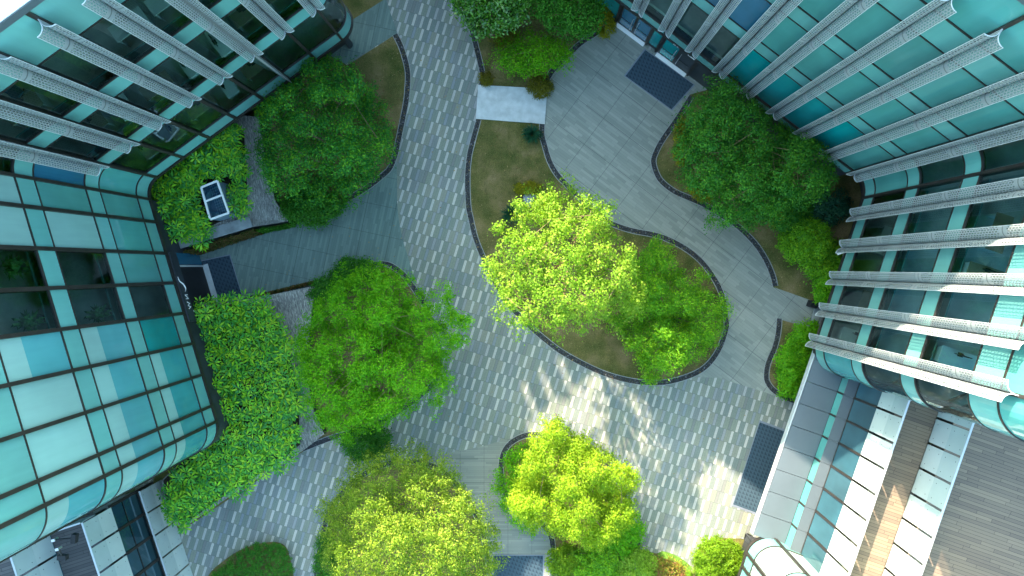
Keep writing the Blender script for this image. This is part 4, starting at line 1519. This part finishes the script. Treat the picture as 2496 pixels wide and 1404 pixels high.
def tree(name, label, cat, outline, zb, zt, mat, ncl=900, per=22, spread=0.17, L=0.15, Wd=0.10, nl=9, lr=60, trunk_px=None, sprays=(), lobe_amp=0.4,
         sink=0.25, twigs=40, twigmat=None, group=None, tr=0.16, lobes=None, ragged=0.06, up=0.6, lowf=.33):
    o = np.array(outline); cu, cv = o.mean(0)
    zc = (zb + zt) / 2
    base = P(*(trunk_px or (cu, cv)), zc); base.z = 0
    root = thing(name, tuple(base), label, cat, group)
    lobes = lobes or auto_lobes(outline, nl, lr)
    cent, t = sample_crown(outline, zb, zt, ncl, lobes, ragged, sink, lobe_amp=lobe_amp)
    low, _ = sample_crown(outline, zb, zb + (zt - zb) * .6, ncl // 3, lobes, 0.03, 0.5)
    low = low[:int(ncl * lowf)]
    allc = np.concatenate([cent, low])
    for (su, sv, sr, sz, sn) in sprays:
        q = RNG.normal(size=(sn, 2)) * (sr if sr > 3 else sr * 50)
        z = sz + RNG.normal(size=sn) * .3
        k = (CAMH - z) / FPX
        allc = np.concatenate([allc, np.stack([(su + q[:, 0] - NU) * k, (NV - sv - q[:, 1]) * k, z], 1)])
    V = clumps(allc, per, spread, L, Wd, up)
    mesh_np('crown', V, 4, mat, root)
    mb = MB()
    fork = base + Vector((0.1, 0.05, max(0.6, zb * 0.75)))
    mb.tube([base + Vector((0, 0, -0.1)), base + Vector((0.05, 0, zb * .4)), fork], [tr * 1.35, tr, tr * .85], 8)
    for (lu, lv, lrr, lh) in lobes:
        zz = zb + (zt - zb) * (0.15 + 0.35 * lh)
        e = P(lu, lv, zz)
        m_ = fork.lerp(e, .5) + Vector((RNG.normal() * .15, RNG.normal() * .15, .25))
        mb.tube([fork, m_, e], [tr * .5, tr * .26, tr * .10], 6)
        for _ in range(max(1, twigs // len(lobes))):
            k = RNG.integers(len(cent))
            for _t in range(6):
                k2 = RNG.integers(len(cent))
                if np.linalg.norm(cent[k2] - np.array(e)) < np.linalg.norm(cent[k] - np.array(e)): k = k2
            q = Vector(cent[k]) + Vector((0, 0, .05))
            s_ = m_.lerp(e, RNG.uniform(.4, 1))
            mb.tube([s_, s_.lerp(q, .5) + Vector((RNG.normal() * .1, RNG.normal() * .1, .08)), q], [.024, .016, .008], 4, cap=False)
    mb.build('trunk', twigmat or BARK, root)
    return root


def bush(name, label, cat, outline, zb, zt, mat, ncl=160, per=18, spread=0.10, L=0.09, Wd=0.06, group=None, lobe_amp=0.3, up=0.9, ragged=0.05, nl=4, lr=None):
    o = np.array(outline); cu, cv = o.mean(0)
    zc = (zb + zt) / 2
    base = P(cu, cv, zc); base.z = 0
    root = thing(name, tuple(base), label, cat, group)
    r = np.hypot(o[:, 0] - cu, o[:, 1] - cv).mean()
    lobes = auto_lobes(outline, nl, lr or r * .55)
    cent, t = sample_crown(outline, zb, zt, ncl, lobes, ragged, .2, lobe_amp=lobe_amp)
    low, _ = sample_crown(outline, zb * .3, zb + (zt - zb) * .45, ncl // 3, lobes, 0.02, .5)
    mesh_np('foliage', clumps(np.concatenate([cent, low]), per, spread, L, Wd, up), 4, mat, root)
    mb = MB()
    for (lu, lv, a, h) in lobes:
        e = P(lu, lv, zb + (zt - zb) * .5)
        mb.tube([base, base.lerp(e, .5) + Vector((0, 0, .1)), e], [.035, .025, .012], 5)
    mb.build('stem', BARK, root)
    return root


def palmate(centers, L, tiltmax=0.45, per=8):
    """umbrella leaves: rosettes of lance leaflets -> 4 verts per leaflet"""
    out = []
    for c in centers:
        nrm = Vector((RNG.normal() * tiltmax * .5, RNG.normal() * tiltmax * .5, 1)).normalized()
        a0 = nrm.orthogonal().normalized(); b0 = nrm.cross(a0)
        l0 = L * RNG.uniform(.75, 1.15); ph = RNG.uniform(0, 6.28)
        m = per + int(RNG.integers(-1, 2))
        c = Vector(c)
        for i in range(m):
            th = ph + 2 * math.pi * i / m + RNG.normal() * .08
            d = a0 * math.cos(th) + b0 * math.sin(th); s = nrm.cross(d)
            l = l0 * RNG.uniform(.85, 1.1); dr = RNG.uniform(.05, .32) * l
            w = l * .135
            p0 = c + d * (.10 * l); p2 = c + d * l - nrm * dr
            pm = c + d * (.62 * l) - nrm * dr * .25
            out += [p0, pm + s * w, p2, pm - s * w]
    return np.array([tuple(x) for x in out])


def palm_shrub(u, v, r_px, zb, zt, mat, label, group, L=0.39, n=46):
    base = P(u, v, (zb + zt) / 2); base.z = zb * 0.8
    root = thing('umbrella_shrub', tuple(base), label, 'shrub', group)
    cs = []
    for i in range(n):
        t = math.sqrt((i + RNG.uniform()) / n); th = i * 2.39996 + RNG.normal() * .2
        z = zb + (zt - zb) * (max(0, 1 - t * t) ** .5) * RNG.uniform(.6, 1.0) + RNG.normal() * .10
        cs.append(tuple(P(u + r_px * t * math.cos(th), v + r_px * t * math.sin(th), z)))
    mesh_np('leaves', palmate(cs, L), 4, mat, root)
    mb = MB()
    for c in cs[::4]:
        mb.tube([base, base.lerp(Vector(c), .6) + Vector((0, 0, .1)), Vector(c)], [.03, .02, .01], 4, cap=False)
    mb.build('stem', BARK, root)


def tuft(name, label, cat, u, v, R, Hh, n, w, mat, arch=1.0, group=None, z0=0.0, segs=3):
    c = P(u, v, z0 + Hh * .5); c.z = z0
    mb = MB()
    for i in range(n):
        th = RNG.uniform(0, 6.28); r = R * RNG.uniform(.6, 1.1); h = Hh * RNG.uniform(.5, 1.1)
        d = Vector((math.cos(th), math.sin(th), 0)); s = Vector((-d.y, d.x, 0))
        prev = None
        for k in range(segs + 1):
            f = k / segs
            p = c + d * (.04 + r * f) + Vector((0, 0, h * math.sin(f * math.pi * (.5 + .35 * arch)) + .02))
            ww = w * (1 - f) ** .7 * (.6 + f) + .002
            a, b = p + s * ww, p - s * ww
            if prev: mb.poly([prev[0], prev[1], b, a])
            prev = (a, b)
    o = mb.build(name, mat, loc=tuple(c))
    return tag(o, label, cat, group)


def frond_palm(name, label, u, v, R, Hh, n, mat, z0=0.0, cat='palm'):
    """cycad: arching fronds with paired leaflets"""
    c = P(u, v, z0 + Hh * .6); c.z = z0
    root = thing(name, tuple(c), label, cat)
    mb = MB()
    for i in range(n):
        th = i * 2.39996 + RNG.normal() * .15; r = R * RNG.uniform(.75, 1.1)
        d = Vector((math.cos(th), math.sin(th), 0)); s = Vector((-d.y, d.x, 0))
        pts = []
        for k in range(11):
            f = k / 10
            pts.append(c + d * (.05 + r * f) + Vector((0, 0, .35 + Hh * math.sin(f * 2.3 + .25))))
        for k in range(1, 10):
            t = (pts[k + 1] - pts[k]).normalized()
            ll = R * .26 * math.sin(math.pi * (0.15 + .8 * k / 10))
            for sg in (-1, 1):
                e = pts[k] + (s * sg + t * .6).normalized() * ll - Vector((0, 0, ll * .25))
                mb.poly([pts[k] - t * .035, e, pts[k] + t * .035])
    mb.build('frond', mat, root)
    mb = MB(); mb.tube([c, c + Vector((0, 0, .4))], [.13, .10], 8); mb.build('trunk', BARK, root)


# leaf palettes
L_T1 = M_leaf('leaf_deep_green', [(0.011, 0.089, 0.020), (0.025, 0.166, 0.024), (0.063, 0.255, 0.018), (0.184, 0.385, 0.014)], .30)
L_T2 = M_leaf('leaf_lime', [(0.087, 0.194, 0.015), (0.155, 0.301, 0.020), (0.216, 0.367, 0.035), (0.289, 0.352, 0.055)], .42)
L_T3 = M_leaf('leaf_mid_green', [(0.043, 0.165, 0.014), (0.089, 0.270, 0.013), (0.153, 0.369, 0.013), (0.272, 0.440, 0.013)], .38)
L_T4 = M_leaf('leaf_fresh_green', [(0.042, 0.191, 0.005), (0.079, 0.293, 0.005), (0.127, 0.365, 0.006), (0.187, 0.359, 0.010)], .38)
L_T5 = M_leaf('leaf_olive_yellow', [(0.056, 0.125, 0.014), (0.116, 0.215, 0.016), (0.205, 0.305, 0.026), (0.326, 0.375, 0.055)], .40)
L_T6 = M_leaf('leaf_yellow_green', [(0.096, 0.198, 0.010), (0.174, 0.306, 0.013), (0.244, 0.373, 0.019), (0.335, 0.399, 0.029)], .45)
L_T7 = M_leaf('leaf_forest', [(0.011, 0.092, 0.014), (0.029, 0.156, 0.018), (0.056, 0.216, 0.016), (0.108, 0.271, 0.014)], .28)
L_GL = M_leaf('leaf_glossy', [(0.023, 0.104, 0.016), (0.058, 0.195, 0.018), (0.117, 0.267, 0.023)], .25, 0.25, 0.6)
L_UM = M_leaf('leaf_umbrella', [(0.018, 0.134, 0.040), (0.040, 0.224, 0.030), (0.095, 0.336, 0.016), (0.213, 0.448, 0.012), (0.280, 0.448, 0.020)], .12, .5, .25)
L_YE = M_leaf('leaf_gold', [(.10, .13, .008), (.22, .22, .008), (.34, .30, .010)], .35)
L_OL = M_leaf('leaf_olive_gold', [(.07, .085, .010), (.14, .135, .012), (.20, .18, .014)], .35)
L_HG = M_leaf('leaf_hedge', [(0.017, 0.101, 0.011), (0.037, 0.169, 0.013), (0.067, 0.227, 0.015)], .28)
L_RB = M_leaf('leaf_lime_bush', [(.075, .17, .008), (.13, .26, .010), (.19, .31, .012)], .45)
L_DK = M_leaf('leaf_blue_green', [(.006, .045, .030), (.014, .075, .040), (.030, .11, .035)], .2)
L_RU = M_leaf('leaf_rust', [(.12, .075, .015), (.20, .12, .018), (.16, .15, .02)], .3)
L_CR = M_leaf('leaf_croton', [(.14, .05, .022), (.10, .17, .02), (.27, .15, .03), (.15, .22, .02), (.24, .21, .03), (.30, .11, .08), (.12, .20, .02)], .35)
L_IV = M_leaf('leaf_ivy', [(.030, .060, .012), (.060, .090, .014), (.14, .085, .030), (.20, .11, .045)], .2)

# --- trees
tree('broadleaf_tree', 'deep green tree with yellow tipped top between the slate planter and the patterned path', 'tree',
     [(780, 125), (830, 150), (880, 200), (925, 255), (952, 320), (945, 380), (915, 430), (880, 470), (830, 500), (760, 500), (700, 490), (650, 450), (628, 390), (632, 320), (640, 270), (665, 225), (690, 185), (720, 150)],
     2.4, 7.6, L_T1, 640, 52, .17, .12, .062, nl=22, lr=42, lobe_amp=.7, sink=.38, lowf=.25, twigs=60)
tree('broadleaf_tree', 'tallest tree, sunlit lime crown over the central island', 'tree',
     [(1350, 455), (1400, 452), (1445, 485), (1490, 530), (1500, 585), (1535, 640), (1548, 690), (1570, 740), (1520, 775), (1460, 790), (1410, 815), (1340, 800), (1280, 808), (1235, 770), (1215, 720), (1185, 668), (1200, 610), (1215, 575), (1260, 560), (1270, 510), (1305, 480)],
     7.0, 10.8, L_T2, 560, 42, .15, .10, .075, nl=15, lr=52, twigmat=BARKL, twigs=140, sink=.40, ragged=.10, lowf=.12, lobe_amp=.5,
     sprays=((1265, 492, .2, 8.5, 4), (1290, 510, .2, 8.5, 4), (1222, 560, .2, 8.3, 4), (1192, 655, .2, 8.2, 5), (1530, 620, .25, 8.4, 6), (1480, 508, .2, 8.6, 5)))
tree('broadleaf_tree', 'mid green tree on the rounded right end of the central island', 'tree',
     [(1590, 598), (1630, 605), (1650, 650), (1680, 690), (1725, 715), (1765, 760), (1758, 810), (1730, 850), (1690, 880), (1640, 890), (1600, 915), (1570, 890), (1545, 850), (1500, 810), (1480, 770), (1530, 740), (1550, 690), (1545, 640)],
     1.6, 6.2, L_T3, 560, 52, .15, .10, .062, nl=16, lr=40, lobe_amp=.75, sink=.35,
     sprays=((1600, 595, 9, 4, 8), (1760, 745, 10, 3.6, 10), (1585, 915, 9, 3.2, 10), (1710, 672, 9, 3.6, 8)))
tree('broadleaf_tree', 'large rounded fresh green tree left of the patterned plaza', 'tree',
     [(905, 648), (960, 662), (1010, 690), (1045, 730), (1075, 780), (1095, 840), (1090, 900), (1060, 950), (1010, 985), (960, 1020), (900, 1045), (850, 1075), (800, 1055), (765, 1010), (750, 950), (735, 880), (730, 810), (755, 750), (800, 705), (850, 670)],
     3.2, 7.8, L_T4, 900, 58, .14, .095, .065, nl=30, lr=40, lobe_amp=.55, twigs=110, sink=.36, lowf=.2,
     sprays=((1100, 770, 14, 5.2, 16), (1130, 790, 10, 5.0, 12), (1085, 720, 12, 5.2, 12), (1110, 830, 13, 5.0, 14), (1085, 930, 13, 4.6, 14), (1060, 985, 12, 4.4, 8)))
tree('broadleaf_tree', 'olive and yellow tree at the bottom, beside the mat in the path', 'tree',
     [(870, 1115), (930, 1100), (1010, 1092), (1080, 1110), (1120, 1160), (1150, 1200), (1190, 1250), (1212, 1320), (1200, 1390), (1190, 1460), (1000, 1480), (850, 1460), (800, 1390), (775, 1310), (790, 1240), (830, 1170)],
     2.2, 8.2, L_T5, 1000, 50, .15, .09, .06, lobe_amp=.6, sink=.28, twigs=40,
     lobes=[(890, 1250, 75, .75), (960, 1340, 95, 1.0), (1090, 1330, 105, 1.0), (1050, 1200, 80, .55), (940, 1160, 80, .5), (850, 1370, 70, .7), (1130, 1250, 60, .7), (1020, 1420, 80, .95), (1150, 1400, 70, .8), (820, 1290, 50, .5)])
tree('broadleaf_tree', 'brightest yellow green layered tree in the bottom bed', 'tree',
     [(1345, 1022), (1390, 1050), (1430, 1065), (1450, 1095), (1490, 1110), (1540, 1150), (1535, 1210), (1545, 1250), (1510, 1290), (1480, 1330), (1430, 1330), (1380, 1310), (1330, 1290), (1270, 1265), (1245, 1220), (1255, 1160), (1290, 1110), (1300, 1060)],
     3.0, 6.8, L_T6, 760, 56, .145, .088, .062, lobe_amp=.65, sink=.22, nl=16, lr=44,
     sprays=((1352, 1030, 9, 4.6, 10), (1538, 1165, 11, 4.8, 14), (1258, 1225, 12, 4.4, 12), (1450, 1315, 14, 4.3, 14)))
tree('broadleaf_tree', 'dark forest green tree with bare twigs against the east glass corner', 'tree',
     [(1760, 205), (1810, 205), (1840, 245), (1880, 275), (1935, 290), (1985, 330), (2020, 380), (2025, 440), (1995, 480), (1940, 500), (1900, 540), (1840, 545), (1780, 545), (1730, 540), (1740, 500), (1690, 465), (1665, 410), (1650, 350), (1665, 290), (1690, 250)],
     2.6, 7.4, L_T7, 860, 48, .165, .11, .064, nl=22, lr=48, lobe_amp=.6, sink=.32, twigs=110, twigmat=BARKL)
tree('broadleaf_tree', 'glossy leaved tree hanging over the top edge of the patterned path', 'tree',
     [(1100, -60), (1095, -10), (1105, 20), (1140, 50), (1165, 85), (1200, 80), (1240, 65), (1275, 40), (1290, 0), (1290, -60)],
     3.0, 6.0, L_GL, 420, 18, .20, .21, .085, nl=7, lr=50, lobe_amp=.5)
tree('broadleaf_tree', 'dark green tree between the glossy tree and the double doors', 'tree',
     [(1290, -60), (1300, 10), (1330, 60), (1380, 90), (1430, 85), (1465, 50), (1470, 0), (1450, -60)],
     2.6, 5.6, L_HG, 520, 18, .16, .12, .075, nl=7, lr=45)
tree('ornamental_tree', 'thin feathery green tree above the yellow ball bush', 'tree',
     [(1230, 115), (1290, 85), (1350, 95), (1395, 130), (1392, 170), (1340, 165), (1290, 178), (1245, 172), (1205, 140)],
     1.6, 3.6, L_T4, 260, 18, .15, .12, .06, nl=6, lr=36, twigs=24, tr=.08, ragged=.12)
tree('ornamental_tree', 'low green feathery tree tucked under the brightest tree by the curved kerb', 'tree',
     [(1255, 1090), (1300, 1080), (1310, 1150), (1310, 1240), (1300, 1300), (1260, 1290), (1235, 1250), (1208, 1215), (1212, 1160), (1225, 1120)],
     1.2, 3.4, L_T4, 320, 20, .14, .11, .065, nl=6, lr=36, tr=.08)

# --- evergreen shrubs under and beside the trees
SHR = [('dense dark bush at the foot of the deep green tree beside the entrance path', [(770, 500), (820, 470), (835, 500), (800, 535), (740, 545), (690, 530), (690, 490)], .8, 2.4, L_HG, 300),
       ('dark shrub behind the top of the fresh green tree', ell(862, 668, 62, 34), .6, 2.2, L_HG, 220),
       ('dark shrub below the fresh green tree over the patterned path', ell(893, 1080, 62, 42), .6, 2.4, L_HG, 260),
       ('olive shrub at the left foot of the fresh green tree', ell(790, 705, 32, 30), .8, 1.8, L_HG, 110),
       ('round shrub wedged between dark tree and east wall', ell(1930, 520, 48, 56), .8, 2.6, L_T7, 220),
       ('tall shrub under the corner of the east glass', ell(2025, 505, 46, 42), .6, 2.0, L_DK, 160),
       ('dense shrub along the wall below the dark tree', ell(1965, 590, 66, 50), 1.0, 2.9, L_T3, 330),
       ('leafy shrub midway down the east wall by the dry lawn', ell(2015, 640, 50, 56), .8, 2.6, L_T3, 280),
       ('narrow shrub above the bins at the side path', ell(2018, 705, 32, 42), .6, 2.2, L_T4, 170),
       ('pointed shrub at the top of the small bed by the wall', ell(1968, 820, 36, 34), .6, 2.0, L_T4, 150),
       ('large shrub filling the small bed by the metal ledge', ell(1940, 885, 46, 60), .6, 2.2, L_T4, 280),
       ('lowest shrub of the small bed by the metal ledge', ell(1932, 940, 38, 34), .5, 1.8, L_T4, 140),
       ('leafy green shrub at the left foot of the brightest tree', ell(1374, 1372, 36, 46), .6, 1.7, L_RB, 160),
       ('mid green shrub below the brightest tree', ell(1455, 1375, 60, 48), .7, 2.4, L_T3, 280),
       ('dense green shrub beside the sunlit plaza edge', ell(1522, 1300, 42, 62, .25), .8, 2.6, L_T4, 240),
       ('pale green shrub left of the croton', ell(1552, 1378, 48, 40), .6, 2.0, L_T2, 200)]
for lab, ol, zb, zt, mt, n in SHR:
    bush('evergreen_shrub', lab, 'shrub', ol, zb, zt, mt, n, 18, .12, .115, .07, ragged=.08, lobe_amp=.5, nl=6)
bush('ball_bush', 'small yellow clipped ball bush at the corner of the pale slab', 'bush', ell(1316, 210, 31, 29, amp=.03), .35, 1.15, L_OL, 130, 22, .07, .075, .05, lobe_amp=.15)
bush('ball_bush', 'round lime ball bush in the sun by the pale glass block', 'bush', ell(1752, 1366, 64, 55, amp=.04), .5, 2.0, L_RB, 420, 22, .09, .10, .05, lobe_amp=.35, ragged=.06)
bush('low_bush', 'small green bush at the left corner of the pale slab', 'bush', ell(1185, 193, 18, 15), .2, .7, L_OL, 40, 18, .08, .09, .05)
bush('gold_bush', 'flat golden bush above the boulder', 'bush', ell(1285, 459, 33, 16, amp=.03), .2, .75, L_YE, 110, 20, .06, .07, .045, lobe_amp=.15)
bush('gold_bush', 'golden bush against the doors at the top bed corner', 'bush', ell(1476, 52, 24, 40), .3, 1.4, L_YE, 120, 20, .08, .08, .05)
bush('gold_bush', 'golden bush hidden under the glossy tree', 'bush', ell(1225, 88, 40, 24), .3, 1.0, L_OL, 90, 20, .08, .08, .05)
bush('gold_bush', 'golden bush at the left edge of the dark east tree', 'bush', ell(1660, 345, 18, 60), .3, 1.4, L_YE, 130, 18, .08, .08, .05)
bush('gold_bush', 'golden bush under the lower left of the dark east tree', 'bush', ell(1712, 468, 34, 22, .5), .3, 1.2, L_YE, 100, 18, .08, .08, .05)
bush('gold_bush', 'bright yellow bush between the dark east tree and the wall shrubs', 'bush', ell(1897, 515, 20, 42, .3), .8, 2.9, L_YE, 130, 18, .09, .09, .055)
bush('clipped_hedge', 'rounded clipped green hedge mound at the bottom left', 'hedge', [(505, 1450), (512, 1404), (545, 1373), (592, 1342), (648, 1326), (682, 1328), (699, 1348), (711, 1404), (713, 1450)], .5, 1.0, L_HG, 620, 26, .07, .075, .05, lobe_amp=.1, ragged=.02)
bush('clipped_hedge', 'dark hedge at the left edge of the olive yellow tree', 'hedge', ell(795, 1370, 30, 70), .4, 1.2, L_HG, 200, 24, .08, .08, .05, lobe_amp=.15)
bush('croton_bush', 'orange and pink croton beside the lawn strip', 'flower bush', [(1602, 1362), (1630, 1362), (1655, 1372), (1675, 1392), (1680, 1420), (1640, 1430), (1600, 1420), (1588, 1388)], .25, .9, L_CR, 150, 16, .10, .13, .05, lobe_amp=.3)
tuft('grass_tuft', 'dark blue green grass tuft below the pale slab', 'grass clump', 1297, 327, .62, .75, 240, .018, L_DK, .9)
tuft('grass_tuft', 'spiky dark green clump left of the boulder', 'grass clump', 1247, 522, .70, .8, 170, .022, L_DK, .7)
frond_palm('sago_palm', 'rust tinged sago palm under the upper left of the lime crown', 1322, 505, .75, .45, 22, L_RU, .3)
frond_palm('sago_palm', 'dark sago palm in the gap of the mid green tree', 1622, 772, .85, .5, 24, L_DK, .6)
frond_palm('sago_palm', 'yellow green sago palm at the bottom edge by the croton', 1690, 1402, .8, .5, 20, L_RB, .3)

# --- umbrella shrubs
GU = 'palmate umbrella shrubs'
NORTH = [(408, 455), (440, 410), (480, 378), (525, 350), (562, 325), (468, 440), (515, 405), (560, 378), (400, 505), (445, 490), (425, 550), (470, 535), (482, 570), (580, 420), (578, 470), (583, 505)]
for i, (u, v) in enumerate(NORTH):
    palm_shrub(u, v, 36 if i not in (13, 14, 15, 4) else 24, 2.1, 3.3 if i < 13 else 2.6, L_UM, 'green palmate umbrella shrub packed around the white framed skylight', 'umbrella shrubs around the skylight', n=27 if i < 13 else 14)
palm_shrub(650, 262, 26, 1.2, 2.4, L_UM, 'lone palmate umbrella shrub between the deep green tree and the glass wall', None, n=18)
SOUTHP = [(500, 765), (560, 755), (620, 745), (520, 815), (590, 810), (650, 800), (505, 870), (570, 875), (640, 870), (690, 850), (520, 935), (590, 940), (660, 935), (705, 920), (545, 1000), (615, 1005), (680, 1000), (715, 985),
          (560, 1065), (625, 1070), (690, 1060), (500, 1120), (560, 1125), (620, 1130), (680, 1110), (455, 1165), (520, 1175), (575, 1175), (430, 1215), (485, 1215), (440, 1250)]
for (u, v) in SOUTHP:
    palm_shrub(u, v, 40, 1.7, 2.9, L_UM, 'green palmate umbrella shrub in the large planter south of the entrance path', 'umbrella shrubs in the south planter', n=28)

# --- climbing plants on the planter walls
def ivy(label, a, b, z_a, z_b, mat, n, out):
    pa, pb = P(a[0], a[1], z_a), P(b[0], b[1], z_b)
    d = pb - pa; d.z = 0; ln = d.length; d.normalize()
    nrm = np.array([d.y, -d.x, 0]) * out
    f = RNG.uniform(0, 1, n); h = RNG.uniform(0, 1, n)
    zt = z_a + (z_b - z_a) * f
    base = np.array([pa.x, pa.y, 0]) + np.outer(f * ln, np.array([d.x, d.y, 0]))
    c = base + nrm * (0.06 + 0.14 * RNG.uniform(0, 1, (n, 1)) + 0.12 * (1 - h[:, None])) ; c[:, 2] = zt * h
    nr = norm(np.tile(nrm, (n, 1)) + RNG.normal(size=(n, 3)) * .5 + np.array([0, 0, .4]))
    V = leaves(c, nr, .11, .05, droop=.3)
    o = mesh_np('climbing_plants', V, 4, mat, None, (pa.x, pa.y, 0))
    tag(o, label, 'climbing plant')
ivy('brown and green creeper covering the planter wall along the entrance path', (428, 614), (617, 555), 1.85, 1.35, L_IV, 5200, 1)
ivy('green creeper on the low end of the planter wall below the deep green tree', (617, 556), (712, 540), 1.1, .45, L_HG, 1800, 1)
ivy('thin green creeper on the south planter wall along the entrance path', (592, 738), (770, 694), .65, .45, L_IV, 3000, -1)

# --- dry grass blades over the lawns
def lawn_blades(polys, n, mat):
    pts = []
    for poly, m in polys:
        o = np.array(poly); mn, mx = o.min(0), o.max(0); k = 0
        while k < m:
            p = RNG.uniform(mn, mx)
            if inside(p[0], p[1], poly):
                pts.append(P(p[0], p[1], 0.01)); k += 1
    c = np.array([tuple(p) for p in pts]); m = len(c)
    th = RNG.uniform(0, 6.28, m); h = RNG.uniform(.03, .09, m); w = .016
    s = np.stack([np.cos(th), np.sin(th), 0 * th], 1) * w
    lean = RNG.normal(size=(m, 3)) * .03; lean[:, 2] = h
    V = np.stack([c - s, c + s, c + lean], 1).reshape(-1, 3)
    o = mesh_np('dry_grass', V, 3, mat)
    tag(o, kind='stuff')
    tag(o, 'short dry grass over the planting beds', 'grass')
L_DG = M_leaf('dry_grass_blades', [(.07, .085, .020), (.125, .125, .035), (.20, .165, .065), (.12, .15, .025)], .2)
lawn_blades([(cE1, 26000), (cA + [(847, 159)], 9000), (cD1 + cD2, 7000), (cF + [(1985, 735), (1900, 400), (1712, 222)], 6000), (cG + [(2010, 900), (1960, 796)], 1500), (cH1, 2500)], 0, L_DG)

# --- fallen leaves
def litter(polys, z, mat, name, label):
    pts = []
    for poly, m in polys:
        o = np.array(poly); mn, mx = o.min(0), o.max(0); k = 0
        while k < m:
            p = RNG.uniform(mn, mx)
            if inside(p[0], p[1], poly):
                pts.append(tuple(P(p[0], p[1], 0) + Vector((0, 0, z)))); k += 1
    c = np.array(pts); m = len(c)
    nr = norm(np.tile(np.array([0, 0, 1.0]), (m, 1)) + RNG.normal(size=(m, 3)) * .25)
    o = mesh_np(name, leaves(c, nr, .10, .055), 4, mat)
    tag(o, label, 'leaves', kind='stuff')
L_LI = M_leaf('fallen_leaf', [(.10, .06, .025), (.20, .13, .05), (.28, .21, .10), (.14, .13, .04)], .1)
litter([(cE1, 420), (cA, 160), (cD1 + cD2, 110), (cF + [(1985, 735), (1900, 400), (1712, 222)], 160), (cH1, 80)], .06, L_LI, 'leaf_litter', 'scattered brown fallen leaves on the dry lawns')
litter([([(960, 100), (1120, 100), (1140, 500), (1290, 850), (1560, 960), (1800, 960), (1850, 1000), (1600, 1330), (1300, 1040), (1080, 1080), (1080, 760), (980, 500)], 130), ([(700, 600), (960, 460), (990, 630), (880, 640), (620, 720)], 30)], .012, L_LI, 'leaf_litter', 'few brown fallen leaves on the patterned paving')

# ------------------------------------------------------------------ camera, light, sky
cam = bpy.data.cameras.new('drone_camera'); co = bpy.data.objects.new('drone_camera', cam); COL.objects.link(co)
co.location = (0, 0, CAMH); co.rotation_euler = (0, 0, 0)
cam.sensor_fit = 'HORIZONTAL'; cam.sensor_width = 36.0; cam.lens = 36.0 * FPX / 2496.0
cam.shift_x = -(NU - 1248) / 2496.0; cam.shift_y = -(702 - NV) / 2496.0
cam.clip_start = 0.5; cam.clip_end = 2000
SC.camera = co

ELEV = math.radians(32.2)
hx, hy = -.38, .925
hl = math.hypot(hx, hy); hx, hy = hx / hl, hy / hl
sd = Vector((hx * math.cos(ELEV), hy * math.cos(ELEV), math.sin(ELEV)))
sun = bpy.data.lights.new('sun', 'SUN'); so = bpy.data.objects.new('sun', sun); COL.objects.link(so)
sun.energy = 3.3; sun.angle = math.radians(0.6); sun.color = (1.0, .81, .60)
so.rotation_euler = (-sd).to_track_quat('-Z', 'Y').to_euler()
so.location = (0, 0, 60)
w = bpy.data.worlds.new('World'); SC.world = w; w.use_nodes = True
nt = w.node_tree
bg = nt.nodes['Background']
sky = nt.nodes.new('ShaderNodeTexSky'); sky.sky_type = 'NISHITA'; sky.sun_disc = False
sky.sun_elevation = ELEV; sky.sun_rotation = math.atan2(hx, hy)
sky.air_density = 1.0; sky.dust_density = 3.0; sky.ozone_density = 0.2
tint = nt.nodes.new('ShaderNodeMix'); tint.data_type = 'RGBA'; tint.blend_type = 'MULTIPLY'; tint.inputs[0].default_value = 1.0
tint.inputs[7].default_value = (.88, 1.08, 1.0, 1.0)
nt.links.new(sky.outputs[0], tint.inputs[6]); nt.links.new(tint.outputs[2], bg.inputs[0]); bg.inputs[1].default_value = 0.15
vs = SC.view_settings
vs.view_transform = 'Standard'; vs.look = 'None'; vs.exposure = 2.82; vs.gamma = 1.0; vs.use_curve_mapping = False
cy = SC.cycles
cy.max_bounces = 6; cy.diffuse_bounces = 3; cy.glossy_bounces = 3; cy.transparent_max_bounces = 12; cy.transmission_bounces = 4
cy.use_denoising = True
try:
    cy.denoiser = 'OPENIMAGEDENOISE'
except Exception:
    pass
cy.sample_clamp_indirect = 6.0
